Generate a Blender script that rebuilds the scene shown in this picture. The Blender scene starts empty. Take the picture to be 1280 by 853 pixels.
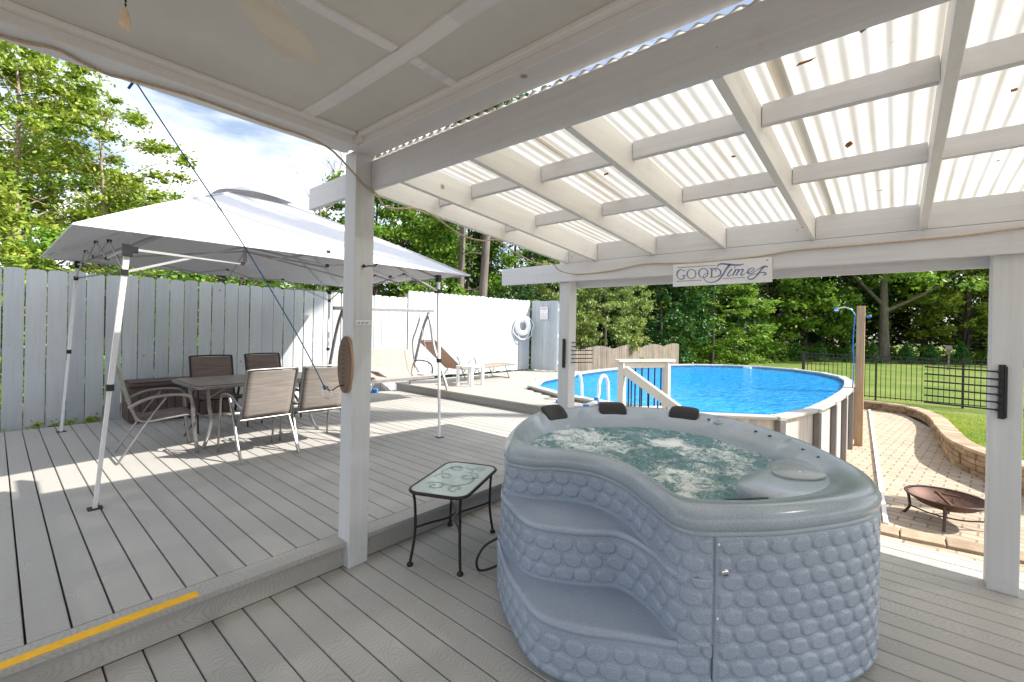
import bpy, bmesh, math, random
import numpy as np
from mathutils import Vector, Matrix, noise as mnoise
random.seed(7)
rng = np.random.default_rng(7)
S = bpy.context.scene
COL = S.collection
PI = math.pi
def R(a): return math.radians(a)

# ------------------------------------------------------------------ helpers
def V(*a): return Vector(a)
def tag(o, label=None, cat=None, group=None, kind=None):
    if label: o['label'] = label
    if cat: o['category'] = cat
    if group: o['group'] = group
    if kind: o['kind'] = kind
    return o
def empty(name, loc=(0,0,0), rz=0, label=None, cat=None, group=None):
    o = bpy.data.objects.new(name, None); COL.objects.link(o)
    o.location = loc; o.rotation_euler = (0,0,rz); o.empty_display_size = .1
    return tag(o, label, cat, group)
def link(name, me, mat, parent=None, world=True, smooth=False):
    o = bpy.data.objects.new(name, me); COL.objects.link(o)
    if mat is not None and not me.materials:
        me.materials.append(mat)
    if parent is not None:
        o.parent = parent
        if world:
            top = parent
            chain = []
            while top is not None: chain.append(top); top = top.parent
            M = Matrix.Identity(4)
            for c in reversed(chain): M = M @ Matrix.LocRotScale(c.location, c.rotation_euler, c.scale)
            me.transform(M.inverted())
    if smooth:
        me.polygons.foreach_set('use_smooth', [True]*len(me.polygons))
    return o
class MB:
    def __init__(s): s.v=[]; s.f=[]; s.sm=[]; s.uv=[]
    def face(s, pts, smooth=False, uv=None):
        n=len(s.v); s.v += [tuple(p) for p in pts]; s.f.append(tuple(range(n,n+len(pts)))); s.sm.append(smooth); s.uv.append(uv)
    def add(s, vs, fs, smooth=False):
        n=len(s.v); s.v += [tuple(p) for p in vs]
        for f in fs: s.f.append(tuple(i+n for i in f)); s.sm.append(smooth); s.uv.append(None)
    def box(s, lo, hi, M=None):
        x0,y0,z0=lo; x1,y1,z1=hi
        vs=[V(x,y,z) for z in (z0,z1) for y in (y0,y1) for x in (x0,x1)]
        if M is not None: vs=[M@v for v in vs]
        s.add(vs,[(0,2,3,1),(4,5,7,6),(0,1,5,4),(2,6,7,3),(0,4,6,2),(1,3,7,5)])
    def cbox(s, c, d, rz=0):
        M=Matrix.Translation(c)@Matrix.Rotation(rz,4,'Z')
        s.box((-d[0]/2,-d[1]/2,-d[2]/2),(d[0]/2,d[1]/2,d[2]/2),M)
    def bar(s, p0, p1, w, h, up=(0,0,1)):
        p0=Vector(p0);p1=Vector(p1);d=(p1-p0).normalized();up=Vector(up)
        if abs(d.dot(up))>.98: up=Vector((1,0,0))
        a=d.cross(up).normalized();b=a.cross(d).normalized()
        vs=[]
        for p in (p0,p1):
            for (i,j) in ((-1,-1),(1,-1),(1,1),(-1,1)): vs.append(p+a*(i*w/2)+b*(j*h/2))
        s.add(vs,[(0,1,2,3),(7,6,5,4),(0,4,5,1),(1,5,6,2),(2,6,7,3),(3,7,4,0)])
    def tube(s, pts, r, seg=8, closed=False, flat=None):
        P=[Vector(p) for p in pts]; n=len(P); rings=[]
        up=None
        for i,p in enumerate(P):
            if closed: d=(P[(i+1)%n]-P[i-1])
            elif i==0: d=P[1]-P[0]
            elif i==n-1: d=P[-1]-P[-2]
            else: d=P[i+1]-P[i-1]
            if d.length<1e-9: d=Vector((0,0,1))
            d.normalize()
            if up is None:
                up=Vector((0,0,1)) if abs(d.z)<.9 else Vector((1,0,0))
            a=d.cross(up)
            if a.length<1e-6: a=d.cross(Vector((0,1,0)))
            a.normalize(); up=a.cross(d).normalized()
            rr=r[i] if isinstance(r,(list,tuple)) else r
            k=flat if flat else 1.
            rings.append([p+a*(math.cos(2*PI*j/seg)*rr*k)+up*(math.sin(2*PI*j/seg)*rr) for j in range(seg)])
        vs=[v for rg in rings for v in rg]; fs=[]
        m=n if closed else n-1
        for i in range(m):
            i2=(i+1)%n
            for j in range(seg):
                j2=(j+1)%seg
                fs.append((i*seg+j,i2*seg+j,i2*seg+j2,i*seg+j2))
        s.add(vs,fs,True)
        if not closed:
            s.add(rings[0],[tuple(range(seg))]); s.add(rings[-1],[tuple(reversed(range(seg)))])
    def lathe(s, prof, c=(0,0,0), seg=24, M=None, smooth=True):
        vs=[];fs=[];n=len(prof)
        for i,(r,z) in enumerate(prof):
            for j in range(seg):
                a=2*PI*j/seg; v=Vector((r*math.cos(a),r*math.sin(a),z))
                v=(M@v) if M is not None else v
                vs.append(v+Vector(c))
        for i in range(n-1):
            for j in range(seg):
                j2=(j+1)%seg; fs.append((i*seg+j,i*seg+j2,(i+1)*seg+j2,(i+1)*seg+j))
        s.add(vs,fs,smooth)
    def prism(s, poly, a, b):
        """poly: list of 3D points, extruded by vector"""
        P=[Vector(p)+Vector(a) for p in poly]; Q=[Vector(p)+Vector(b) for p in poly]; n=len(P)
        fs=[tuple(reversed(range(n))),tuple(range(n,2*n))]
        for i in range(n):
            j=(i+1)%n; fs.append((i,j,n+j,n+i))
        s.add(P+Q,fs)
    def mesh(s,name):
        me=bpy.data.meshes.new(name); me.from_pydata(s.v,[],s.f); me.update()
        me.polygons.foreach_set('use_smooth', s.sm)
        if any(u is not None for u in s.uv):
            uv=me.uv_layers.new(name='UVMap'); k=0
            for f,u in zip(s.f,s.uv):
                for i in range(len(f)):
                    uv.data[k].uv = u[i] if u is not None else (0,0); k+=1
        return me
    def build(s,name,mat,parent=None,world=True,bevel=0,seg=2,fixn=True):
        me=s.mesh(name)
        if fixn:
            bm=bmesh.new(); bm.from_mesh(me); bmesh.ops.recalc_face_normals(bm,faces=bm.faces); bm.to_mesh(me); bm.free()
        o=link(name,me,mat,parent,world)
        if bevel:
            m=o.modifiers.new('bevel','BEVEL'); m.width=bevel; m.segments=seg; m.limit_method='ANGLE'; m.angle_limit=R(40)
        return o
def grid_mesh(name, P, closed_u=False, smooth=True, uv=None):
    """P: array (nu,nv,3)"""
    nu,nv,_=P.shape
    idx=np.arange(nu*nv).reshape(nu,nv)
    iu=np.arange(nu if closed_u else nu-1); iv=np.arange(nv-1)
    A,B=np.meshgrid(iu,iv,indexing='ij'); A2=(A+1)%nu
    q=np.stack([idx[A,B],idx[A2,B],idx[A2,B+1],idx[A,B+1]],-1).reshape(-1,4)
    return raw_mesh(name,P.reshape(-1,3),q,smooth,None if uv is None else uv.reshape(-1,2))
def raw_mesh(name,v,q,smooth=False,vuv=None):
    me=bpy.data.meshes.new(name)
    me.vertices.add(len(v)); me.vertices.foreach_set('co',np.asarray(v,dtype=np.float32).ravel())
    k=q.shape[1]
    me.loops.add(q.size); me.loops.foreach_set('vertex_index',q.ravel().astype(np.int32))
    me.polygons.add(len(q)); me.polygons.foreach_set('loop_start',np.arange(0,q.size,k,dtype=np.int32))
    me.polygons.foreach_set('loop_total',np.full(len(q),k,dtype=np.int32))
    me.polygons.foreach_set('use_smooth',np.full(len(q),smooth))
    if vuv is not None:
        uv=me.uv_layers.new(name='UVMap'); uv.data.foreach_set('uv',np.asarray(vuv,dtype=np.float32)[q.ravel()].ravel())
    me.update(calc_edges=True); return me
def copy_tree(o,parent=None):
    c=o.copy(); COL.objects.link(c); c.parent=parent
    for ch in [x for x in bpy.data.objects if x.parent==o]: copy_tree(ch,c)
    return c
def cat_rom(P, ts, closed=True):
    P=np.asarray(P,float); n=len(P); ts=np.asarray(ts,float)
    i=np.floor(ts).astype(int); f=(ts-i)[:,None]
    g=lambda k:(P[(i+k)%n] if closed else P[np.clip(i+k,0,n-1)])
    p0,p1,p2,p3=g(-1),g(0),g(1),g(2)
    return .5*((2*p1)+(-p0+p2)*f+(2*p0-5*p1+4*p2-p3)*f**2+(-p0+3*p1-3*p2+p3)*f**3)
def smooth_path(P,k=6,closed=False):
    n=len(P); ts=np.linspace(0,n if closed else n-1,k*n+(0 if closed else 1),endpoint=not closed)
    return [tuple(p) for p in cat_rom(P,ts,closed)]

# ------------------------------------------------------------------ materials
class NT:
    def __init__(s,name):
        s.m=bpy.data.materials.new(name); s.m.use_nodes=True; s.t=s.m.node_tree; s.t.nodes.clear()
        s.out=s.n('ShaderNodeOutputMaterial')
    def n(s,typ,**k):
        nd=s.t.nodes.new(typ)
        for a,b in k.items():
            if a.startswith('_'): setattr(nd,a[1:],b)
            else:
                key=a.replace('__',' ')
                s.set(nd,key,b)
        return nd
    def set(s,nd,key,b):
        inp=nd.inputs[int(key[1:])] if key[0]=='i' and key[1:].isdigit() else nd.inputs[key]
        if isinstance(b,bpy.types.NodeSocket): s.t.links.new(b,inp)
        elif isinstance(b,bpy.types.Node): s.t.links.new(b.outputs[0],inp)
        else:
            if hasattr(inp.default_value,'__len__') and len(inp.default_value)==4 and len(b)==3: b=(*b,1)
            inp.default_value=b
    def coord(s,which='Object',scale=(1,1,1),loc=(0,0,0),rot=(0,0,0)):
        tc=s.n('ShaderNodeTexCoord'); mp=s.n('ShaderNodeMapping',Vector=tc.outputs[which],Scale=scale,Location=loc,Rotation=rot); return mp.outputs[0]
    def noise(s,vec,scale=5,detail=3,rough=.5,dist=0):
        nd=s.n('ShaderNodeTexNoise',Vector=vec,Scale=scale,Detail=detail,Roughness=rough,Distortion=dist); return nd.outputs['Fac']
    def ramp(s,fac,stops,interp='LINEAR'):
        nd=s.n('ShaderNodeValToRGB'); nd.color_ramp.interpolation=interp; s.t.links.new(fac,nd.inputs[0])
        el=nd.color_ramp.elements
        while len(el)<len(stops): el.new(.5)
        for e,(p,c) in zip(el,stops):
            e.position=p; e.color=(c,c,c,1) if not hasattr(c,'__len__') else (*c,1)
        return nd.outputs[0]
    def math(s,op,a,b=None,c=None,clamp=False):
        nd=s.n('ShaderNodeMath',_operation=op,_use_clamp=clamp)
        for i,x in enumerate((a,b,c)):
            if x is None: continue
            if isinstance(x,bpy.types.NodeSocket): s.t.links.new(x,nd.inputs[i])
            else: nd.inputs[i].default_value=x
        return nd.outputs[0]
    def mix(s,fac,a,b,mode='MIX'):
        nd=s.n('ShaderNodeMix',_data_type='RGBA',_blend_type=mode)
        for i,x in ((0,fac),(6,a),(7,b)):
            if isinstance(x,bpy.types.NodeSocket): s.t.links.new(x,nd.inputs[i])
            else:
                nd.inputs[i].default_value = x if i==0 else (*x,1)
        return nd.outputs[2]
    def bump(s,h,strength=.3,dist=.01,normal=None):
        nd=s.n('ShaderNodeBump',Strength=strength,Distance=dist,Height=h)
        if normal is not None: s.t.links.new(normal,nd.inputs['Normal'])
        return nd.outputs[0]
    def pbr(s,color,rough=.6,normal=None,metal=0,spec=.5,**k):
        p=s.n('ShaderNodeBsdfPrincipled')
        s.set(p,'Base Color',color); s.set(p,'Roughness',rough); s.set(p,'Metallic',metal); s.set(p,'Specular IOR Level',spec)
        if normal is not None: s.set(p,'Normal',normal)
        for a,b in k.items(): s.set(p,a.replace('__',' '),b)
        return p
    def done(s,sh):
        s.t.links.new(sh.outputs[0] if isinstance(sh,bpy.types.Node) else sh,s.out.inputs['Surface']); return s.m

def simple(name,col,rough=.5,metal=0,var=.12,scale=8,bump=.0,spec=.5,rust=None):
    t=NT(name); c=t.coord()
    nz=t.noise(c,scale,4,.6)
    dark=tuple(x*(1-var) for x in col); lite=tuple(min(1,x*(1+var*.7)) for x in col)
    colr=t.ramp(nz,[(.3,dark),(.7,lite)])
    if rust:
        n2=t.noise(c,scale*2.5,5,.7); f=t.ramp(n2,[(.58,0.),(.68,1.)])
        colr=t.mix(f,colr,rust)
    rg=t.math('ADD',t.math('MULTIPLY',nz,.25),rough-.12)
    nrm=t.bump(t.noise(c,scale*12,3),bump,.003) if bump else None
    return t.done(t.pbr(colr,rg,nrm,metal,spec))
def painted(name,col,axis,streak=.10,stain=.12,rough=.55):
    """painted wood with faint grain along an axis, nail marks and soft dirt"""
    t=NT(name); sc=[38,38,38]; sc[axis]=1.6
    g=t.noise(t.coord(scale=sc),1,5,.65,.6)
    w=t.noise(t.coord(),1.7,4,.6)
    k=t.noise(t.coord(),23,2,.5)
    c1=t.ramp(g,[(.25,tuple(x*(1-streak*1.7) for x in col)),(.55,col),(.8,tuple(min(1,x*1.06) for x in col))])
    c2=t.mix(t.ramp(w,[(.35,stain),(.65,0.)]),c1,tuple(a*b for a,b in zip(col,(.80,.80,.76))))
    vor=t.n('ShaderNodeTexVoronoi',Vector=t.coord(),Scale=3.1); vd=vor.outputs['Distance']
    kn=t.ramp(vd,[(.035,1.),(.07,0.)])
    c3=t.mix(t.math('MULTIPLY',kn,.8),c2,(.22,.18,.14))
    isl=t.n('ShaderNodeNewGeometry').outputs['Random Per Island']
    c3=t.mix(1.,c3,t.ramp(isl,[(0.,(.86,.87,.88)),(.5,(.97,.97,.97)),(1.,(1.04,1.03,1.01))]),'MULTIPLY')
    v2=t.n('ShaderNodeTexVoronoi',Vector=t.coord(loc=(.3,.7,.1)),Scale=5.3); 
    c3=t.mix(t.ramp(v2.outputs['Distance'],[(.022,.75),(.034,0.)]),c3,(.16,.13,.11))
    dirt=t.noise(t.coord(loc=(5,2,1)),6.,6,.75); c3=t.mix(t.ramp(dirt,[(.58,0.),(.80,.30)]),c3,(.30,.28,.24))
    h=t.math('ADD',t.math('MULTIPLY',g,1.),t.math('MULTIPLY',k,.25))
    return t.done(t.pbr(c3,rough,t.bump(h,.3,.004)))
def decking(name,col,scuff=0.0):
    t=NT(name)
    uv=t.n('ShaderNodeUVMap',_uv_map='UVMap').outputs[0]
    sp=t.n('ShaderNodeSeparateXYZ',Vector=uv)
    # u: across the board (m) + 10*board id; v along
    bid=t.math('FLOOR',t.math('ADD',t.math('DIVIDE',sp.outputs[0],10.),.5))
    u=t.math('SUBTRACT',sp.outputs[0],t.math('MULTIPLY',bid,10.))
    rnd=t.n('ShaderNodeTexWhiteNoise',_noise_dimensions='1D',W=bid).outputs['Value']
    vr=t.math('ADD',sp.outputs[1],t.math('MULTIPLY',rnd,53.))
    n0=t.noise(t.n('ShaderNodeCombineXYZ',X=vr,Y=rnd).outputs[0],1.5,1,.5)
    sg_=t.math('MULTIPLY',t.math('SUBTRACT',n0,.42),300.)
    cv=t.n('ShaderNodeCombineXYZ',X=t.math('MULTIPLY',u,7.),Y=t.math('MULTIPLY',sp.outputs[1],2.2),Z=t.math('MULTIPLY',rnd,40.)).outputs[0]
    n1=t.noise(cv,2.2,2,.5)
    uu=t.math('ADD',u,t.math('MULTIPLY',t.math('SUBTRACT',rnd,.5),.05))
    ph=t.math('ADD',t.math('MULTIPLY',t.math('ADD',vr,t.math('MULTIPLY',t.math('MULTIPLY',uu,uu),sg_)),36.),t.math('MULTIPLY',n1,5.))
    wv=t.math('SINE',t.math('MULTIPLY',ph,6.2832))
    fine=t.noise(t.n('ShaderNodeCombineXYZ',X=t.math('MULTIPLY',u,260.),Y=t.math('MULTIPLY',sp.outputs[1],22.),Z=rnd).outputs[0],1,3,.6)
    gr=t.math('ADD',t.math('MULTIPLY',wv,.5),.5)
    dark=tuple(x*.87 for x in col); lite=tuple(min(1,x*1.05) for x in col)
    c1=t.ramp(gr,[(0.,dark),(.30,col),(1.,lite)])
    c2=t.mix(t.math('MULTIPLY',fine,.30),c1,tuple(x*.78 for x in col))
    tint=t.ramp(rnd,[(0.,(.93,.93,.93)),(1.,(1.06,1.05,1.03))])
    c3=t.mix(1.,c2,tint,'MULTIPLY')
    big=t.noise(t.coord(),1.1,4,.6)
    c4=t.mix(t.ramp(big,[(.4,.0),(.75,.28)]),c3,tuple(a*b for a,b in zip(col,(1.12,1.08,1.0))))
    st=t.noise(t.coord(loc=(3,1,0)),3.2,6,.75); c4=t.mix(t.ramp(st,[(.56,0.),(.78,.35)]),c4,tuple(a*b for a,b in zip(col,(.70,.64,.55))))
    sp2=t.noise(t.coord(loc=(1,8,0)),48.,2,.5); c4=t.mix(t.ramp(sp2,[(.77,0.),(.80,.6)]),c4,(.17,.12,.07))
    h=t.math('ADD',gr,t.math('MULTIPLY',fine,.7))
    return t.done(t.pbr(c4,t.math('ADD',.52,t.math('MULTIPLY',st,.25)),t.bump(h,.35,.0025),0,.4))

M={}
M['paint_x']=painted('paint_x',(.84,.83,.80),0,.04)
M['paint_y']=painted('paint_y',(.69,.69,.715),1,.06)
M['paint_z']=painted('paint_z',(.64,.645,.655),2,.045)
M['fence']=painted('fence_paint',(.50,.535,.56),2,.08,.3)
M['ceil']=simple('ceiling_board',(.65,.635,.585),.7,0,.06,3,.15)
M['trim']=painted('trim_paint',(.78,.765,.77),1,.02,.06)
M['deck']=decking('deck_boards',(.41,.398,.375))
M['deck2']=decking('deck_boards_pool',(.39,.375,.35))
M['riser']=decking('riser_board',(.37,.36,.345))
M['black']=simple('black_metal',(.018,.018,.02),.38,.3,.2,20)
M['iron']=simple('bronze_iron',(.035,.028,.026),.42,.6,.3,30,.1,.5,(.16,.06,.025))
M['alu']=simple('taupe_metal',(.27,.26,.255),.32,.8,.12,12)
M['swingm']=simple('swing_metal',(.30,.275,.27),.42,.6,.12,12)
M['white_metal']=simple('white_metal',(.80,.80,.81),.32,.0,.05,12)
M['truss']=simple('truss_metal',(.40,.40,.41),.4,.3,.05,12)
M['plastic_w']=simple('white_plastic',(.82,.82,.83),.4,0,.05,9)
M['plastic_b']=simple('black_plastic',(.02,.02,.02),.45)
M['yellow']=simple('yellow_paint',(.90,.47,.0),.5,0,.10,30,.2)
M['box_brown']=simple('brown_resin',(.085,.055,.045),.5,0,.15,14,.1)
M['blue_rope']=simple('blue_rope',(.03,.13,.30),.7,0,.3,80)
M['tan_rope']=simple('tan_tube',(.50,.38,.25),.45,0,.2,60)
M['wood_raw']=None
def rawwood(name,c0,c1,axis,sc0=30,bs=.2):
    t=NT(name); sc=[sc0]*3; sc[axis]=sc0*.045
    g=t.noise(t.coord(scale=sc),1,5,.65,1.2); w=t.noise(t.coord(),2.3,3)
    c=t.ramp(g,[(.28,c0),(.7,c1)])
    c=t.mix(t.ramp(w,[(.35,.25),(.6,0.)]),c,tuple(x*.6 for x in c0)); c=t.mix(1.,c,t.ramp(t.n('ShaderNodeNewGeometry').outputs['Random Per Island'],[(0.,(.80,.80,.80)),(1.,(1.1,1.08,1.05))]),'MULTIPLY')
    return t.done(t.pbr(c,.75,t.bump(g,bs,.006),0,.3))
M['wood_raw']=rawwood('cedar_post',(.36,.23,.13),(.55,.38,.24),2)
M['fence_old']=rawwood('weathered_fence',(.14,.118,.098),(.33,.29,.245),2,22,.5)
M['plaque']=rawwood('plaque_wood',(.13,.085,.055),(.27,.185,.13),2,60)
M['plaque_edge']=simple('plaque_edge',(.42,.25,.15),.6)
M['bark']=rawwood('bark',(.035,.028,.022),(.11,.09,.075),2,9,.9)
M['bark_pine']=rawwood('bark_pine',(.08,.065,.055),(.25,.215,.185),2,11,1.)
M['bark_pale']=rawwood('bark_pale',(.20,.15,.12),(.50,.41,.34),2,14,.6)

def sling(name,c0,c1,trans=.25):
    t=NT(name); c=t.coord(scale=(1,1,1))
    w1=t.n('ShaderNodeTexWave',_wave_type='BANDS',_bands_direction='X',Vector=c,Scale=95.,Distortion=.4).outputs['Fac']
    w2=t.n('ShaderNodeTexWave',_wave_type='BANDS',_bands_direction='Z',Vector=c,Scale=75.,Distortion=2.).outputs['Fac']
    nz=t.noise(t.coord(scale=(4,4,90)),1,4,.6)
    f=t.math('MULTIPLY',t.math('ADD',w1,w2),.35)
    f=t.math('ADD',t.math('MULTIPLY',f,.5),t.math('MULTIPLY',nz,.6))
    col=t.ramp(f,[(.3,c0),(.75,c1)])
    p=t.pbr(col,.75,t.bump(f,.3,.002),0,.2)
    tr=t.n('ShaderNodeBsdfTranslucent',Color=col)
    mx=t.n('ShaderNodeMixShader',i0=trans,i1=p.outputs[0],i2=tr.outputs[0])
    return t.done(mx)
M['sling']=sling('sling_taupe',(.23,.20,.18),(.50,.45,.41))
M['sling_dark']=sling('sling_dark',(.14,.105,.09),(.31,.235,.21),.12)
M['sling_tan']=sling('sling_tan',(.42,.28,.20),(.60,.43,.33))
M['sling_pink']=sling('swing_fabric',(.28,.245,.22),(.52,.47,.43),.12)

def canopy_mat():
    t=NT('canopy_fabric'); c=t.coord()
    nz=t.noise(c,2.6,5,.62,.5)
    fine=t.noise(c,40,3)
    nrm=t.bump(t.math('ADD',nz,t.math('MULTIPLY',fine,.1)),.55,.07)
    p=t.pbr((.70,.70,.735),.6,nrm,0,.3)
    tr=t.n('ShaderNodeBsdfTranslucent',Color=(.72,.72,.76,1))
    return t.done(t.n('ShaderNodeMixShader',i0=.07,i1=p.outputs[0],i2=tr.outputs[0]))
M['canopy']=canopy_mat()
def roof_mat():
    t=NT('corrugated_polycarbonate'); c=t.coord()
    d=t.noise(t.coord(scale=(.5,7,1)),1.5,5,.65)
    d2=t.noise(c,2.0,4,.6)
    col=t.mix(t.ramp(d,[(.42,.0),(.68,.75)]),(.56,.545,.51),(.44,.385,.30))
    sp=t.noise(c,60,2); col=t.mix(t.ramp(sp,[(.70,0.),(.76,.6)]),col,(.30,.23,.16))
    tr=t.n('ShaderNodeBsdfTranslucent',Color=col)
    tp=t.n('ShaderNodeBsdfTransparent',Color=(.95,.97,1,1))
    p=t.pbr(col,.25,None,0,.5)
    a=t.n('ShaderNodeMixShader',i0=.72,i1=p.outputs[0],i2=tr.outputs[0])
    b=t.n('ShaderNodeMixShader',i0=t.ramp(d2,[(.35,.0),(.7,.07)]),i1=a.outputs[0],i2=tp.outputs[0])
    return t.done(b)
M['poly']=roof_mat()
def leafmat(name,cols,trans=.35,nscale=1.2,rough=.5):
    t=NT(name); c=t.coord()
    n1=t.noise(c,nscale,2,.5); n2=t.noise(c,nscale*9,2,.6)
    f=t.math('ADD',t.math('MULTIPLY',n1,.5),t.math('MULTIPLY',n2,.5))
    col=t.ramp(f,[(.33,cols[0]),(.50,cols[1]),(.66,cols[2])])
    p=t.pbr(col,rough,None,0,.35)
    tr=t.n('ShaderNodeBsdfTranslucent',Color=t.mix(.35,col,(.30,.42,.04)))
    return t.done(t.n('ShaderNodeMixShader',i0=trans,i1=p.outputs[0],i2=tr.outputs[0]))
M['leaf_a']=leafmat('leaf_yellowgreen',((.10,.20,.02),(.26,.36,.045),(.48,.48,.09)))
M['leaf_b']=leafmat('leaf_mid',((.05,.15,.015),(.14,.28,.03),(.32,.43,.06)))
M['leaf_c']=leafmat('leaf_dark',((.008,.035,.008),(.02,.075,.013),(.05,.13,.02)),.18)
M['leaf_cedar']=leafmat('cedar_spray',((.13,.20,.05),(.27,.36,.09),(.44,.44,.15)),.2,3.)
M['leaf_pine']=leafmat('conifer_spray',((.015,.06,.02),(.035,.13,.03),(.08,.22,.045)),.15,3.)
M['leaf_arb']=leafmat('arborvitae_spray',((.02,.08,.015),(.04,.15,.025),(.09,.22,.04)),.15,6.)

def grass_ground():
    t=NT('lawn_grass'); c=t.coord()
    n1=t.noise(c,.35,4,.6); n2=t.noise(c,9,5,.7); n3=t.noise(c,60,3,.7)
    col=t.ramp(n2,[(.3,(.07,.125,.022)),(.7,(.14,.225,.035))])
    col=t.mix(t.ramp(n1,[(.4,0.),(.7,.75)]),col,(.24,.26,.07)); col=t.mix(t.ramp(t.noise(c,1.7,5,.7),[(.52,0.),(.72,.6)]),col,(.06,.11,.02))
    h=t.math('ADD',n2,n3)
    return t.done(t.pbr(col,.85,t.bump(h,.8,.03),0,.15))
M['lawn']=grass_ground()
M['dirt']=simple('ground_earth',(.17,.14,.11),.9,0,.35,2,.5,.1)
def pavers():
    t=NT('paver_brick')
    c=t.coord(rot=(0,0,R(97)),loc=(.03,.02,0))
    br=t.n('ShaderNodeTexBrick',Vector=c,Color1=(.47,.375,.285,1),Color2=(.32,.255,.195,1),Mortar=(.12,.095,.065,1),Scale=1.,_offset=.5)
    br.inputs['Mortar Size'].default_value=.013; br.inputs['Mortar Smooth'].default_value=.3; br.inputs['Brick Width'].default_value=.30; br.inputs['Row Height'].default_value=.17; br.inputs['Bias'].default_value=0.
    n=t.noise(c,1.2,4,.6); n2=t.noise(c,30,4,.7)
    col=t.mix(t.ramp(n,[(.35,.4),(.65,0.)]),br.outputs['Color'],(.46,.37,.27))
    col=t.mix(t.math('MULTIPLY',n2,.35),col,(.40,.34,.28))
    moss=t.noise(c,2.6,5,.7)
    mk=t.math('MULTIPLY',t.ramp(moss,[(.60,0.),(.66,.85)]),br.outputs['Fac'])
    col=t.mix(mk,col,(.14,.17,.05))
    h=t.math('SUBTRACT',t.math('MULTIPLY',n2,.3),br.outputs['Fac'])
    return t.done(t.pbr(col,.85,t.bump(h,.6,.01),0,.2))
M['paver']=pavers()
def stone(name,c0,c1,sc=3):
    t=NT(name); c=t.coord(); n=t.noise(c,sc,3,.6); n2=t.noise(c,35,5,.7)
    col=t.ramp(n,[(.35,c0),(.65,c1)]); col=t.mix(1.,col,t.ramp(t.n('ShaderNodeNewGeometry').outputs['Random Per Island'],[(0.,(.72,.70,.66)),(1.,(1.15,1.1,1.05))]),'MULTIPLY'); col=t.mix(t.math('MULTIPLY',n2,.4),col,tuple(x*.6 for x in c0))
    return t.done(t.pbr(col,.85,t.bump(n2,.7,.012),0,.2))
M['capstone']=stone('cap_stone',(.36,.275,.195),(.50,.40,.30))
M['wallstone']=stone('wall_stone',(.24,.17,.11),(.44,.33,.22),5)
def tub_mat(name,c0,c1,rough=.28):
    t=NT(name); c=t.coord()
    s1=t.noise(c,340,2,.6); s2=t.noise(c,190,2,.5); b=t.noise(c,2.5,3)
    col=t.ramp(s1,[(.34,tuple(x*.45 for x in c0)),(.42,c0),(.60,c1)])
    col=t.mix(t.ramp(s2,[(.64,0.),(.70,.45)]),col,tuple(min(1,x*1.4) for x in c1))
    col=t.mix(t.math('MULTIPLY',b,.22),col,tuple(x*.8 for x in c0))
    sw=t.n('ShaderNodeTexNoise',Vector=t.coord(scale=(1,1,.6)),Scale=7.,Detail=3.,Roughness=.5,Distortion=2.2).outputs['Fac']
    line=t.ramp(sw,[(.485,0.),(.5,1.),(.515,0.)])
    wear=t.noise(t.coord(loc=(2,5,1)),3.0,5,.55)
    col=t.mix(t.ramp(wear,[(.42,0.),(.85,.30)]),col,tuple(min(1,x*1.35) for x in c1))
    rg=t.math('ADD',rough-.06,t.math('MULTIPLY',wear,.22))
    return t.done(t.pbr(col,rg,t.bump(t.math('ADD',s2,t.math('MULTIPLY',line,.5)),.05,.0015),0,.5))
M['tub']=tub_mat('tub_shell',(.272,.325,.41),(.345,.40,.485),.19)
M['tub_in']=tub_mat('tub_acrylic',(.275,.325,.375),(.345,.395,.445),.14)
def spa_water():
    t=NT('spa_water'); c=t.coord()
    sc=t.coord(scale=(1,1,.3))
    n1=t.noise(sc,3.0,6,.65,1.3); n2=t.noise(sc,24,6,.75,.6); n3=t.noise(sc,85,4,.75)
    f=t.math('ADD',t.math('MULTIPLY',n1,.62),t.math('ADD',t.math('MULTIPLY',n2,.33),t.math('MULTIPLY',n3,.13)))
    base=t.ramp(n2,[(.3,(.035,.13,.145)),(.55,(.085,.22,.23)),(.8,(.22,.38,.38))])
    fb=None
    for (x,y,r) in ((3.25,2.02,.42),(2.72,.98,.40),(3.55,1.35,.22)):
        d=t.n('ShaderNodeVectorMath',_operation='DISTANCE',i0=c,i1=(x-3.0,y-1.25,.712)).outputs['Value']
        q=t.math('SUBTRACT',1.,t.math('DIVIDE',d,r),clamp=True)
        fb=q if fb is None else t.math('MAXIMUM',fb,q)
    f=t.math('ADD',f,t.math('MULTIPLY',fb,.13))
    f=t.math('ADD',f,t.math('MULTIPLY',t.math('SUBTRACT',n3,.5),.22))
    foam=t.ramp(f,[(.54,0.),(.61,.5),(.69,1.)])
    col=t.mix(foam,base,(.88,.92,.90))
    h=t.math('ADD',n2,t.math('MULTIPLY',n3,.6))
    rg=t.math('ADD',.04,t.math('MULTIPLY',foam,.5))
    return t.done(t.pbr(col,rg,t.bump(h,.55,.03),0,.6))
M['spa_water']=spa_water()
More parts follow.
